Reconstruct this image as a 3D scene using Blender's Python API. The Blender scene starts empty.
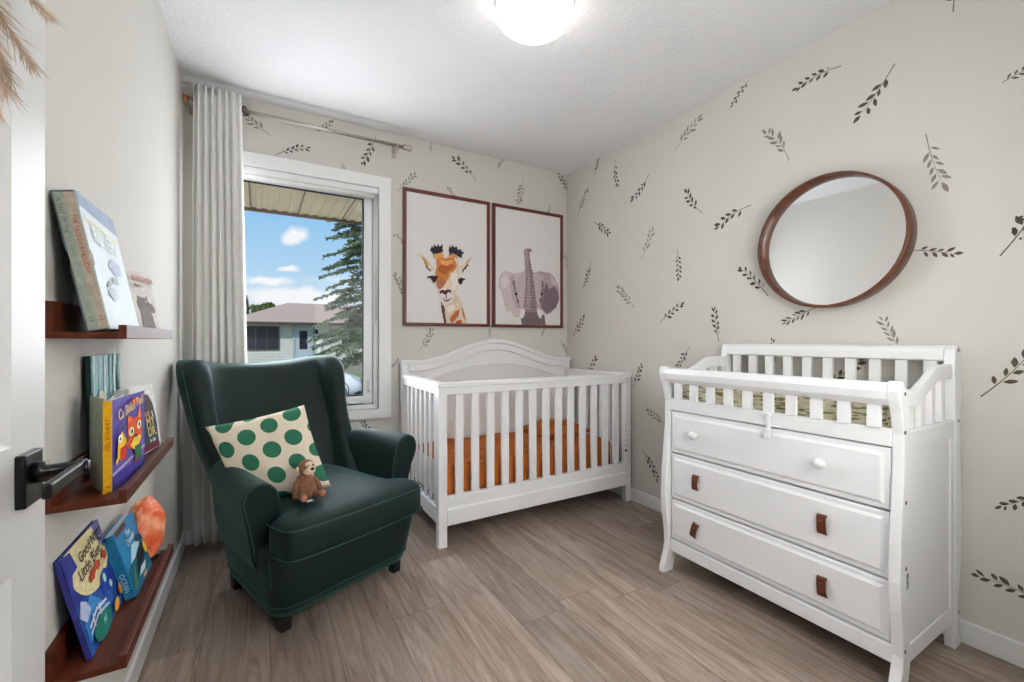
import bpy, bmesh, math, random
from mathutils import Vector, Matrix
random.seed(7)
PI = math.pi
scene = bpy.context.scene
COL = scene.collection

# ------------------------------------------------------------------ camera model (1024 x 682 frame)
FPX, CX, CY, CH = 434.0, 512.0, 340.0, 1.084
YAW = math.atan2(253, FPX)
FW = (math.sin(YAW), math.cos(YAW)); RT = (math.cos(YAW), -math.sin(YAW))
RX, BY, LX, HC = 2.186, 2.852, -0.345, 2.44          # right wall, back wall, left wall, ceiling height
def ray(px, py):
    u = (px-CX)/FPX; v = (CY-py)/FPX
    return Vector((FW[0]+u*RT[0], FW[1]+u*RT[1], v))
def onX(px, py, x):
    q = ray(px, py); t = x/q.x; return Vector((x, q.y*t, CH+q.z*t))
def onY(px, py, y):
    q = ray(px, py); t = y/q.y; return Vector((q.x*t, y, CH+q.z*t))
def onZ(px, py, z):
    q = ray(px, py); t = (z-CH)/q.z; return Vector((q.x*t, q.y*t, z))

# ------------------------------------------------------------------ materials
def lin(c):
    out = []
    for v in c:
        v = v/255.0
        out.append(v/12.92 if v <= .04045 else ((v+.055)/1.055)**2.4)
    return (out[0], out[1], out[2], 1.0)
def new_mat(name):
    m = bpy.data.materials.new(name); m.use_nodes = True
    nt = m.node_tree
    return m, nt, nt.nodes['Principled BSDF']
def node(nt, t, **kw):
    n = nt.nodes.new(t)
    for k, v in kw.items(): setattr(n, k, v)
    return n
def mat(name, rgb, rough=.5, var=.06, vscale=8, bump=0, bscale=60, metal=0, sheen=0, sheen_tint=(1,1,1,1), coat=0, spec=None, stretch=(1,1,1), trans=0):
    m, nt, b = new_mat(name)
    base = lin(rgb)
    tc = node(nt, 'ShaderNodeTexCoord'); mp = node(nt, 'ShaderNodeMapping')
    mp.inputs['Scale'].default_value = stretch
    nt.links.new(tc.outputs['Object'], mp.inputs['Vector'])
    nz = node(nt, 'ShaderNodeTexNoise'); nz.inputs['Scale'].default_value = vscale; nz.inputs['Detail'].default_value = 4
    nt.links.new(mp.outputs['Vector'], nz.inputs['Vector'])
    rp = node(nt, 'ShaderNodeValToRGB')
    rp.color_ramp.elements[0].position = .3; rp.color_ramp.elements[1].position = .7
    rp.color_ramp.elements[0].color = tuple(max(0, c*(1-var)) for c in base[:3])+(1,)
    rp.color_ramp.elements[1].color = tuple(min(1, c*(1+var)) for c in base[:3])+(1,)
    nt.links.new(nz.outputs['Fac'], rp.inputs['Fac']); nt.links.new(rp.outputs['Color'], b.inputs['Base Color'])
    b.inputs['Roughness'].default_value = rough; b.inputs['Metallic'].default_value = metal
    if spec is not None: b.inputs['Specular IOR Level'].default_value = spec
    if sheen:
        b.inputs['Sheen Weight'].default_value = sheen; b.inputs['Sheen Roughness'].default_value = .35; b.inputs['Sheen Tint'].default_value = sheen_tint
    if coat: b.inputs['Coat Weight'].default_value = coat; b.inputs['Coat Roughness'].default_value = .15
    if bump:
        n2 = node(nt, 'ShaderNodeTexNoise'); n2.inputs['Scale'].default_value = bscale; n2.inputs['Detail'].default_value = 3
        nt.links.new(mp.outputs['Vector'], n2.inputs['Vector'])
        bp = node(nt, 'ShaderNodeBump'); bp.inputs['Strength'].default_value = bump; bp.inputs['Distance'].default_value = .004
        nt.links.new(n2.outputs['Fac'], bp.inputs['Height']); nt.links.new(bp.outputs['Normal'], b.inputs['Normal'])
    return m
def wood(name, c1, c2, rough=.4, stretch=(1.5,14,14), scale=3, coat=0, spec=.5):
    m, nt, b = new_mat(name)
    tc = node(nt, 'ShaderNodeTexCoord'); mp = node(nt, 'ShaderNodeMapping'); mp.inputs['Scale'].default_value = stretch
    nt.links.new(tc.outputs['Object'], mp.inputs['Vector'])
    nz = node(nt, 'ShaderNodeTexNoise'); nz.inputs['Scale'].default_value = scale; nz.inputs['Detail'].default_value = 6; nz.inputs['Distortion'].default_value = .6
    nt.links.new(mp.outputs['Vector'], nz.inputs['Vector'])
    rp = node(nt, 'ShaderNodeValToRGB'); rp.color_ramp.elements[0].position = .3; rp.color_ramp.elements[1].position = .72
    rp.color_ramp.elements[0].color = lin(c1); rp.color_ramp.elements[1].color = lin(c2)
    nt.links.new(nz.outputs['Fac'], rp.inputs['Fac']); nt.links.new(rp.outputs['Color'], b.inputs['Base Color'])
    b.inputs['Roughness'].default_value = rough; b.inputs['Specular IOR Level'].default_value = spec
    if coat: b.inputs['Coat Weight'].default_value = coat; b.inputs['Coat Roughness'].default_value = .2
    return m
_fc = {}
def flat(rgb, rough=.6):
    k = (tuple(rgb), rough)
    if k not in _fc: _fc[k] = mat('ink_%d_%d_%d' % tuple(rgb), rgb, rough, .16, 90, spec=.22)
    return _fc[k]

WALL = mat('greige_wall_paint', (206,203,197), .85, .012, 3, .12, 220)
CEIL = mat('textured_ceiling_paint', (228,228,230), .9, .012, 5, 1.0, 60)
TRIM = mat('white_trim_paint', (236,236,236), .35, .01, 4)
WHITE = mat('white_furniture_lacquer', (246,247,249), .3, .01, 4, coat=.15)
VINYL = mat('white_window_vinyl', (232,233,234), .35, .01, 4)
DOORW = mat('white_door_paint', (210,210,209), .4, .012, 3)
BLACK = mat('black_metal', (10,10,11), .3, .1, 20, spec=.35)
INK_D = mat('sprig_ink_dark', (78,71,64), .85, .2, 60)
INK_M = mat('sprig_ink_soft', (132,125,116), .85, .15, 60)
INK_G = mat('sprig_ink_olive', (82,72,54), .85, .3, 90)
VELVET = mat('green_velvet', (5,29,28), .62, .25, 7, .25, 25, sheen=.38, sheen_tint=(.16,.46,.44,1), spec=.35)
SEAM = mat('green_seam_thread', (40,78,74), .8, .1, 40)
DARKLEG = mat('black_stained_wood', (20,17,16), .4, .2, 20)
LEDGE = wood('walnut_ledge_veneer', (64,27,15), (96,45,25), .5, (14,1.6,14), 3, spec=.22)
RIM = wood('walnut_mirror_veneer', (70,32,13), (104,54,25), .4, (6,6,6), 3)
CHERRY = wood('dark_cherry_frame', (84,30,28), (112,46,40), .4, (3,3,3), 6)
PRINT = mat('print_paper', (228,225,224), .6, .01, 4)
CURT = mat('off_white_curtain_cloth', (240,239,236), .9, .03, 30, .1, 300)
STEEL = mat('brushed_nickel', (178,170,160), .3, .05, 40, metal=.9)
COPPER = mat('copper_finial', (176,112,80), .35, .1, 40, metal=.8)
OCHRE = mat('ochre_sheet_cloth', (166,88,16), .85, .12, 12, .3, 18)
LEATHER = mat('brown_leather', (92,42,22), .5, .2, 60, .2, 200)
PAPER = mat('page_edges', (226,226,224), .7, .06, 200, stretch=(60,1,1))
FUR = mat('brown_plush', (126,84,62), .95, .25, 60, .8, 160, sheen=.2)
FURL = mat('cream_plush', (222,196,166), .95, .1, 60, .5, 160)

# ------------------------------------------------------------------ mesh builder
class MB:
    def __init__(self): self.v = []; self.f = []; self.m = []
    def add(self, vs, fs, mi=0):
        o = len(self.v); self.v += [Vector(p) for p in vs]
        for f in fs: self.f.append([o+i for i in f]); self.m.append(mi)
        return self
    def box(self, a, b, mi=0, M=None):
        x0,y0,z0 = a; x1,y1,z1 = b
        vs = [Vector(p) for p in ((x0,y0,z0),(x1,y0,z0),(x1,y1,z0),(x0,y1,z0),(x0,y0,z1),(x1,y0,z1),(x1,y1,z1),(x0,y1,z1))]
        if M: vs = [M @ p for p in vs]
        return self.add(vs, [(0,3,2,1),(4,5,6,7),(0,1,5,4),(1,2,6,5),(2,3,7,6),(3,0,4,7)], mi)
    def loft(self, rings, cap=True, closed=True, mi=0):
        n = len(rings[0]); vs = [p for r in rings for p in r]; fs = []
        for k in range(len(rings)-1):
            for i in range(n if closed else n-1):
                j = (i+1) % n
                fs.append((k*n+i, k*n+j, (k+1)*n+j, (k+1)*n+i))
        if cap:
            fs.append(tuple(reversed(range(n)))); fs.append(tuple(range((len(rings)-1)*n, len(rings)*n)))
        return self.add(vs, fs, mi)
    def prism(self, poly, d, mi=0):           # poly of 3D points swept by d
        d = Vector(d); a = [Vector(p) for p in poly]
        return self.loft([a, [p+d for p in a]], True, True, mi)
    def tube(self, pts, r, n=8, mi=0, closed=False):
        pts = [Vector(p) for p in pts]; rings = []; N = len(pts)
        up = None
        for i, p in enumerate(pts):
            if closed: t = pts[(i+1) % N]-pts[i-1]
            else: t = pts[min(i+1, N-1)]-pts[max(i-1, 0)]
            t.normalize()
            if up is None:
                up = Vector((0,0,1)) if abs(t.z) < .9 else Vector((1,0,0))
            a = t.cross(up)
            if a.length < 1e-5: a = t.cross(Vector((0,1,.3)))
            a.normalize(); up = a.cross(t).normalized()
            rr = r[i] if isinstance(r, (list, tuple)) else r
            rings.append([p+a*rr*math.cos(2*PI*k/n)+up*rr*math.sin(2*PI*k/n) for k in range(n)])
        if closed: rings.append(rings[0]); return self.loft(rings, False, True, mi)
        return self.loft(rings, True, True, mi)
    def lathe(self, prof, o, axis=(0,0,1), n=32, mi=0, cap=True):   # prof: (radius, distance along axis)
        ax = Vector(axis).normalized(); a = ax.orthogonal().normalized(); b = ax.cross(a); o = Vector(o)
        rings = [[o+ax*h+(a*math.cos(2*PI*k/n)+b*math.sin(2*PI*k/n))*max(r, 1e-4) for k in range(n)] for r, h in prof]
        return self.loft(rings, cap, True, mi)
    def ball(self, c, r, n=16, mi=0, M=None):
        r = (r,r,r) if not isinstance(r, (tuple, list)) else r
        vs = []; fs = []; h = n//2
        for i in range(h+1):
            th = PI*i/h
            for k in range(n):
                p = Vector((r[0]*math.sin(th)*math.cos(2*PI*k/n), r[1]*math.sin(th)*math.sin(2*PI*k/n), r[2]*math.cos(th)))
                if M: p = M @ p
                vs.append(p+Vector(c))
        for i in range(h):
            for k in range(n):
                fs.append((i*n+k, (i+1)*n+k, (i+1)*n+(k+1) % n, i*n+(k+1) % n))
        return self.add(vs, fs, mi)
    def torus(self, c, R, r, axis, n=24, m=8, mi=0):
        ax = Vector(axis).normalized(); a = ax.orthogonal().normalized(); b = ax.cross(a); c = Vector(c)
        return self.tube([c+(a*math.cos(2*PI*k/n)+b*math.sin(2*PI*k/n))*R for k in range(n)], r, m, mi, True)
    def build(self, name, mats, parent=None, world=True, smooth=False, bevel=0, sub=0, seg=2, solid=0, angle=35):
        me = bpy.data.meshes.new(name)
        vs = self.v
        if parent is not None and world:
            root = parent
            while root.parent: root = root.parent
            inv = root.matrix_basis.inverted(); vs = [inv @ p for p in vs]
        me.from_pydata([tuple(p) for p in vs], [], self.f)
        if not isinstance(mats, (list, tuple)): mats = [mats]
        for m in mats: me.materials.append(m)
        me.polygons.foreach_set('material_index', self.m)
        bm = bmesh.new(); bm.from_mesh(me)
        bmesh.ops.remove_doubles(bm, verts=bm.verts, dist=1e-6) if not getattr(self, 'keep', False) else None
        if not getattr(self, 'flatart', False): bmesh.ops.recalc_face_normals(bm, faces=bm.faces)
        bm.to_mesh(me); bm.free()
        if smooth or sub: me.shade_smooth()
        o = bpy.data.objects.new(name, me); COL.objects.link(o)
        if parent is not None: o.parent = parent
        if solid:
            md = o.modifiers.new('Solid', 'SOLIDIFY'); md.thickness = solid; md.offset = 0
        if bevel:
            md = o.modifiers.new('Bevel', 'BEVEL'); md.width = bevel; md.segments = seg; md.limit_method = 'ANGLE'; md.angle_limit = math.radians(angle)
            md.harden_normals = False
        if sub:
            md = o.modifiers.new('Sub', 'SUBSURF'); md.levels = sub; md.render_levels = sub
        return o

def tag(o, label, cat, group=None):
    o['label'] = label; o['category'] = cat
    if group: o['group'] = group
    return o
def thing(name, label, cat, loc=(0,0,0), rot=(0,0,0), group=None):
    o = bpy.data.objects.new(name, None); COL.objects.link(o)
    o.location = loc; o.rotation_euler = rot; o.empty_display_size = .05
    o.matrix_basis = Matrix.LocRotScale(Vector(loc), __import__('mathutils').Euler(rot), None)
    return tag(o, label, cat, group)
def struct(o):
    o['kind'] = 'structure'; return o
def copy_part(o, off, parent=None):
    c = o.copy(); c.location = Vector(o.location)+Vector(off); COL.objects.link(c)
    if parent is not None: c.parent = parent
    return c
def text(name, s, parent, o, xd, yd, size, m, align='LEFT', squeeze=1.0):
    cu = bpy.data.curves.new(name, 'FONT'); cu.body = s; cu.size = size; cu.align_x = align; cu.extrude = .0002
    t = bpy.data.objects.new(name+'_curve', cu); COL.objects.link(t)
    dg = bpy.context.evaluated_depsgraph_get()
    me = bpy.data.meshes.new_from_object(t.evaluated_get(dg)); bpy.data.objects.remove(t); bpy.data.curves.remove(cu)
    xd = Vector(xd).normalized(); yd = Vector(yd).normalized(); zd = xd.cross(yd)
    for v in me.vertices:
        p = v.co.copy(); v.co = Vector(o)+xd*p.x*squeeze+yd*p.y+zd*p.z
    me.materials.clear(); me.materials.append(m)
    ob = bpy.data.objects.new(name, me); COL.objects.link(ob); ob.parent = parent
    me.name = name
    return ob
def ragged(poly, rnd, seg, jit):
    out = []
    for i in range(len(poly)):
        a, b = Vector(poly[i]), Vector(poly[(i+1) % len(poly)]); d = b-a; n = max(1, int(d.length/seg)); nn = Vector((d.y, -d.x)).normalized() if d.length else d
        for k in range(n):
            p = a+d*k/n
            if k: p = p+nn*rnd.uniform(-jit, jit)
            out.append((p.x, p.y))
    return out
def art(name, layers, parent, fn, step=.0003, world=False):
    """flat printed picture: (polygon, colour) layers; fn maps (a, b, depth) to a point"""
    b = MB(); b.flatart = True; b.keep = True; ms = []; idx = {}
    for k, (poly, c) in enumerate(layers):
        if tuple(c) not in idx: idx[tuple(c)] = len(ms); ms.append(flat(c))
        b.add([fn(p[0], p[1], (k+1)*step) for p in poly], [tuple(range(len(poly)))], idx[tuple(c)])
    return b.build(name, ms, parent, world=world)
def clip(poly):
    for ax, lim, sg in ((0,0.,1),(0,1.,-1),(1,0.,1),(1,1.,-1)):
        out = []
        for i in range(len(poly)):
            a, b = poly[i-1], poly[i]; ia, ib = sg*(a[ax]-lim) >= 0, sg*(b[ax]-lim) >= 0
            if ia != ib:
                t = (lim-a[ax])/(b[ax]-a[ax]); out.append((a[0]+(b[0]-a[0])*t, a[1]+(b[1]-a[1])*t))
            if ib: out.append(b)
        poly = out
    return poly
def ell(cx, cy, rx, ry, n=16, rot=0, jag=0):
    out = []
    for k in range(n):
        a = 2*PI*k/n; j = 1+(jag if k % 2 else -jag)
        x = rx*math.cos(a)*j; y = ry*math.sin(a)*j
        out.append((cx+x*math.cos(rot)-y*math.sin(rot), cy+x*math.sin(rot)+y*math.cos(rot)))
    return out

# ------------------------------------------------------------------ floor
def build_floor():
    b = MB(); b.keep = True
    w = .208; x = .449-w*8; attr = []
    b.box((LX-.12, -1.5, -.06), (RX+.12, BY+.12, -.0025), 1); attr += [0.0]*6
    rnd = random.Random(3)
    while x < RX+.05:
        y = -1.5-rnd.random()*1.2; n = 0
        while y < BY:
            L = 1.22; x0, x1 = max(x, LX-.1), min(x+w-.0012, RX+.1); y0, y1 = max(y, -1.5), min(y+L-.0012, BY+.1)
            if x1 > x0 and y1 > y0:
                b.add([(x0,y0,0),(x1,y0,0),(x1,y1,0),(x0,y1,0)], [(0,1,2,3)], 0); attr.append(rnd.random())
            y += L
        x += w
    m, nt, p = new_mat('oak_look_plank_floor')
    at = node(nt, 'ShaderNodeAttribute', attribute_name='plank')
    tc = node(nt, 'ShaderNodeTexCoord')
    off = node(nt, 'ShaderNodeVectorMath', operation='MULTIPLY_ADD'); off.inputs[1].default_value = (1,1,1)
    cmb = node(nt, 'ShaderNodeCombineXYZ')
    mul = node(nt, 'ShaderNodeMath', operation='MULTIPLY'); mul.inputs[1].default_value = 37
    nt.links.new(at.outputs['Fac'], mul.inputs[0]); nt.links.new(mul.outputs[0], cmb.inputs['X']); nt.links.new(mul.outputs[0], cmb.inputs['Z'])
    nt.links.new(tc.outputs['Object'], off.inputs[0]); nt.links.new(cmb.outputs[0], off.inputs[2])
    mp = node(nt, 'ShaderNodeMapping'); mp.inputs['Scale'].default_value = (13, 1.1, 6); nt.links.new(off.outputs[0], mp.inputs['Vector'])
    nz = node(nt, 'ShaderNodeTexNoise'); nz.inputs['Scale'].default_value = 2.2; nz.inputs['Detail'].default_value = 8; nz.inputs['Roughness'].default_value = .68; nz.inputs['Distortion'].default_value = 1.1
    nt.links.new(mp.outputs[0], nz.inputs['Vector'])
    rp = node(nt, 'ShaderNodeValToRGB'); e = rp.color_ramp.elements
    e[0].position = .30; e[0].color = lin((108,93,83)); e[1].position = .72; e[1].color = lin((174,160,150))
    k = e.new(.5); k.color = lin((146,130,119))
    nt.links.new(nz.outputs['Fac'], rp.inputs['Fac'])
    rp2 = node(nt, 'ShaderNodeValToRGB'); e2 = rp2.color_ramp.elements
    e2[0].color = (.70,.69,.68,1); e2[1].color = (1.16,1.15,1.14,1)
    nt.links.new(at.outputs['Fac'], rp2.inputs['Fac'])
    mx = node(nt, 'ShaderNodeMix', data_type='RGBA', blend_type='MULTIPLY'); mx.inputs['Factor'].default_value = 1
    nt.links.new(rp.outputs[0], mx.inputs['A']); nt.links.new(rp2.outputs[0], mx.inputs['B'])
    nt.links.new(mx.outputs['Result'], p.inputs['Base Color'])
    p.inputs['Roughness'].default_value = .42
    bp = node(nt, 'ShaderNodeBump'); bp.inputs['Strength'].default_value = .12; bp.inputs['Distance'].default_value = .003
    nt.links.new(nz.outputs['Fac'], bp.inputs['Height']); nt.links.new(bp.outputs[0], p.inputs['Normal'])
    gap = mat('plank_gap', (52,42,36), .8)
    o = struct(b.build('floor', [m, gap]))
    a = o.data.attributes.new('plank', 'FLOAT', 'FACE'); a.data.foreach_set('value', attr)
build_floor()

# ------------------------------------------------------------------ walls with leaf sprigs
RW = [  # right wall: stem base px, tip px, kind, tone
 (675,150.3,698.4,118.7,1,1),(594.7,175,599,158,0,0),(615.1,159.7,618.2,184.3,0,0),(649.2,173.8,633.2,198.9,0,0),
 (577.6,216.7,586.3,191.4,1,1),(702,212.5,686.7,192.5,0,0),(594,221.6,608.8,232.4,0,0),(591,261.5,584.2,284.9,2,0),
 (641.4,258.6,651.5,229.3,1,1),(677.3,249.3,678.5,277.4,2,0),(634.6,307.9,618.6,288.7,1,1),(572.9,336,583,317.8,0,0),
 (659.7,323.2,681.5,305.1,0,0),(719,342,714.8,309,2,0),(690.2,346.9,678.5,367.5,0,0),(748.5,80.5,733.3,104.5,0,0),
 (841.5,65.8,796.7,88.8,2,0),(789.2,160.8,765.7,133.8,1,1),(895,63.5,859.5,116.5,0,0),(751.1,205.2,718.3,227.5,0,0),
 (768,295.6,741,268.6,2,0),(818.5,306.5,785.6,322.5,1,0),(776,362,771.5,340.5,0,0),(953,11.7,950,-30,0,0),
 (1002.4,82.6,1046,60,1,0),(926,134,942.6,183.5,1,1),(908,250,955,253.7,0,0),(1000,256,1046,180,2,0),
 (905,357,882.8,320,1,1),(980.8,396.7,1034,349,0,2),(1048,482,1000.3,506,2,2),(1050,608,978,576,0,2),
 (583,378,594.7,358,0,0),(633.5,387,641,366,0,0),(668,425,648,411,1,1),(642,449.6,656.5,479,2,0),
 (601,400,603.5,417,0,0),(823,388,860,360,0,0)]
BW = [
 (270.7,135.7,240,110,1,1),(275.7,154.7,307.2,148,2,0),(315,130.5,331,122,0,0),(376,137.3,362.8,162.5,0,0),
 (346,176,342,163.5,0,0),(397.4,191.3,414,174.5,2,1),(430.5,152,432,143,0,0),(476,181,454.2,159,0,0),
 (497,168,504,160,0,0),(447,185.5,456,198,1,0),(523,177.9,517.4,202,1,1),(568.5,196.4,558.4,174,2,0),
 (546,218,549.5,207,0,0),(392.5,233,404,244,0,1),(407,306,395.5,276,1,1),(418.7,351.2,432,331,1,1),
 (489,338,491,326,1,1),(541,337,545,327,0,0),(391,368,398,359,0,0),(373,437,362,421,0,0),
 (563,250,568,270,0,1),(560,340,567,354,2,0)]
def sprig(b, P0, P1, put, kind, tone, rnd, vmax, umax):
    d = (P1[0]-P0[0], P1[1]-P0[1]); L = math.hypot(*d)
    if L < .02: return
    ex = (d[0]/L, d[1]/L); ey = (-ex[1], ex[0]); bow = rnd.uniform(-.09, .09)*L
    def pt(s, t, k=0):
        u = P0[0]+ex[0]*s+ey[0]*t; v = P0[1]+ex[1]*s+ey[1]*t
        return put(min(u, umax), min(v, vmax), .0006+k*.0002)
    def cur(s): return bow*math.sin(PI*s/L)
    n = 8; w = .0017*(L/.2)**.5; vs = []; fs = []
    for i in range(n+1):
        s = L*.93*i/n; ww = w*(1.15-.8*i/n)
        vs += [pt(s, cur(s)-ww), pt(s, cur(s)+ww)]
    for i in range(n): fs.append((2*i, 2*i+1, 2*i+3, 2*i+2))
    b.add(vs, fs, tone)
    m = {0: 9, 1: 11, 2: 10}[kind]; s0 = .25 if L > .12 else .1
    for i in range(m):
        s = L*(s0+(.97-s0)*i/(m-1)); side = 1 if i % 2 else -1
        if i == m-1: ang = rnd.uniform(-.2, .2); side = 1
        else: ang = rnd.uniform(.42, .85)*side
        l = L*{0: .175, 1: .19, 2: .145}[kind]*rnd.uniform(.75, 1.2); wd = l*{0: .23, 1: .16, 2: .22}[kind]*rnd.uniform(.85, 1.15)
        c0 = cur(s); ca, sa = math.cos(ang), math.sin(ang); off = .006*(L/.2) if i < m-1 else 0
        poly = []
        for a, q in ((0,.0),(.2,.55),(.45,1),(.7,.8),(.9,.35),(1,0),(.9,-.35),(.7,-.8),(.45,-1),(.2,-.55)):
            aa = off+a*l; qq = q*wd
            poly.append(pt(s+aa*ca-qq*sa, c0+aa*sa+qq*ca, 1))
        b.add(poly, [tuple(range(10))], tone)
        if kind == 2 and i < m-1:                       # small buds between the leaves
            for q in range(2):
                bx = s+L*.03*(q+.3); by = c0-side*L*(.05+.03*q); r = L*.016
                b.add([pt(bx+r*math.cos(2*PI*k/7), by+r*math.sin(2*PI*k/7), 1) for k in range(7)], [tuple(range(7))], tone)
def walls():
    rnd = random.Random(11)
    inks = [INK_D, INK_M, INK_G]
    b = MB(); b.keep = True; b.flatart = True
    b.box((RX, -.12, -.06), (RX+.12, BY+.12, HC))
    for x0,y0,x1,y1,k,t in RW:
        A = onX(x0,y0,RX); B = onX(x1,y1,RX)
        sprig(b, (A.y,A.z), (B.y,B.z), lambda u,v,e: (RX-e,u,v), k, 1+t, rnd, HC-.002, BY-.002)
    struct(b.build('wall_right', [WALL]+inks))
    b = MB(); b.keep = True; b.flatart = True
    wx0, wx1, wz0, wz1 = WIN
    b.box((LX-.12, BY, -.06), (wx0, BY+.16, HC)); b.box((wx1, BY, -.06), (RX, BY+.16, HC))
    b.box((wx0, BY, -.06), (wx1, BY+.16, wz0)); b.box((wx0, BY, wz1), (wx1, BY+.16, HC))
    for x0,y0,x1,y1,k,t in BW:
        A = onY(x0,y0,BY); B = onY(x1,y1,BY)
        sprig(b, (A.x,A.z), (B.x,B.z), lambda u,v,e: (u,BY-e,v), k, 1+t, rnd, HC-.002, RX-.002)
    struct(b.build('wall_back', [WALL]+inks))
    struct(MB().box((LX-.12, -.12, -.06), (LX, BY, HC)).build('wall_left', WALL))
    # wall with the doorway the camera stands in, and the hall behind it
    b = MB()
    b.box((LX, -.12, 0), (-.295, 0, HC)); b.box((.60, -.12, 0), (RX, 0, HC)); b.box((-.295, -.12, 2.06), (.60, 0, HC))
    struct(b.build('wall_front', WALL))
    b = MB()
    b.box((LX-.12, -1.62, 0), (RX+.12, -1.5, HC)); b.box((LX-.12, -1.5, 0), (LX, -.12, HC)); b.box((RX, -1.5, 0), (RX+.12, -.12, HC))
    struct(b.build('wall_hall', WALL))
    struct(MB().box((LX-.12, -1.62, HC), (RX+.12, BY+.16, HC+.15)).build('ceiling', CEIL))
    struct(MB().box((RX-.013, 0, 0), (RX, BY, .082)).build('baseboard_right', TRIM, bevel=.004))
    struct(MB().box((LX, 0, 0), (LX+.013, BY, .082)).build('baseboard_left', TRIM, bevel=.004))
    struct(MB().box((LX+.013, BY-.013, 0), (RX-.013, BY, .082)).build('baseboard_back', TRIM, bevel=.004))
WIN = (-.175, .668, .642, 2.060)      # rough opening in the back wall
walls()

# ------------------------------------------------------------------ window
def window():
    x0, x1, z0, z1 = WIN; y = BY
    b = MB(); c = .076
    b.box((x0-c, y-.018, z0-.062), (x0, y-.0004, z1+c)); b.box((x1, y-.018, z0-.062), (x1+c, y-.0004, z1+c))
    b.box((x0, y-.018, z1), (x1, y-.0004, z1+c)); b.box((x0, y-.018, z0-.062), (x1, y-.0004, z0))
    w = struct(b.build('window_1', TRIM, bevel=.003))
    b = MB(); t = .028                                   # fixed frame
    b.box((x0+.0005, y+.02, z0), (x0+t, y+.15, z1)); b.box((x1-t, y+.02, z0), (x1-.0005, y+.15, z1))
    b.box((x0+t, y+.02, z1-t), (x1-t, y+.15, z1-.0005)); b.box((x0+t, y+.02, z0+.0005), (x1-t, y+.15, z0+t))
    b.build('window_frame', VINYL, w, bevel=.004)
    b = MB(); s = .052; a0, a1, c0, c1 = x0+t+.002, x1-t-.002, z0+t+.002, z1-t-.002
    b.box((a0, y+.045, c0), (a0+s, y+.10, c1)); b.box((a1-s, y+.045, c0), (a1, y+.10, c1))
    b.box((a0+s, y+.045, c1-s*.6), (a1-s, y+.10, c1)); b.box((a0+s, y+.045, c0), (a1-s, y+.10, c0+s))
    sash = b.build('sash', VINYL, w, bevel=.006)
    b = MB(); q = .006                                    # dark glazing gasket
    g0, g1, h0, h1 = a0+s, a1-s, c0+s, c1-s*.6
    b.box((g0, y+.06, h0), (g0+q, y+.075, h1)); b.box((g1-q, y+.06, h0), (g1, y+.075, h1))
    b.box((g0, y+.06, h1-q), (g1, y+.075, h1)); b.box((g0, y+.06, h0), (g1, y+.075, h0+q))
    b.build('glazing_gasket', mat('dark_gasket', (40,40,42), .6), sash)
    m, nt, p = new_mat('window_glass')
    nt.nodes.remove(p); out = nt.nodes['Material Output']
    tr = node(nt, 'ShaderNodeBsdfTransparent'); gl = node(nt, 'ShaderNodeBsdfGlossy'); gl.inputs['Roughness'].default_value = .01
    fr = node(nt, 'ShaderNodeFresnel'); fr.inputs['IOR'].default_value = 1.2; mx = node(nt, 'ShaderNodeMixShader')
    nt.links.new(fr.outputs[0], mx.inputs[0]); nt.links.new(tr.outputs[0], mx.inputs[1]); nt.links.new(gl.outputs[0], mx.inputs[2]); nt.links.new(mx.outputs[0], out.inputs['Surface'])
    MB().box((g0, y+.065, h0), (g1, y+.069, h1)).build('glass_pane', m, sash)
    # sash lock lever on the right stile
    b = MB(); xl = a1-.026; zl = onY(374, 385, y).z
    b.box((xl-.011, y+.036, zl-.04), (xl+.011, y+.045, zl+.04)); b.box((xl-.006, y+.018, zl-.05), (xl+.006, y+.036, zl+.015))
    b.build('sash_lock', VINYL, w, bevel=.004)
window()
def blind():
    x0, x1, z0, z1 = WIN; y = BY
    t = thing('roller_blind', 'white roller blind rolled up at the top of the window recess', 'blind', (x1-.3, y+.02, z1-.06))
    b = MB(); b.box((x0+.004, y-.012, z1-.042), (x1-.004, y+.0195, z1-.002)); b.build('cassette', VINYL, t, bevel=.008)
    b = MB(); b.lathe([(.014,0),(.014,x1-x0-.06)], (x0+.03, y+.004, z1-.055), (1,0,0), 16); b.build('rolled_cloth', CURT, t, smooth=True)
    xx = x1-.017; b = MB()
    b.tube([(xx, y+.004, z1-.045), (xx, y+.004, 1.21)], .0035, 6); b.tube([(xx+.008, y+.004, z1-.045), (xx+.008, y+.004, 1.21)], .0035, 6)
    b.tube([(xx-.0025,y+.004,1.21),(xx+.004,y+.004,1.195),(xx+.0105,y+.004,1.21)], .0045, 6)
    b.build('pull_cord', VINYL, t, smooth=True)
blind()

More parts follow.
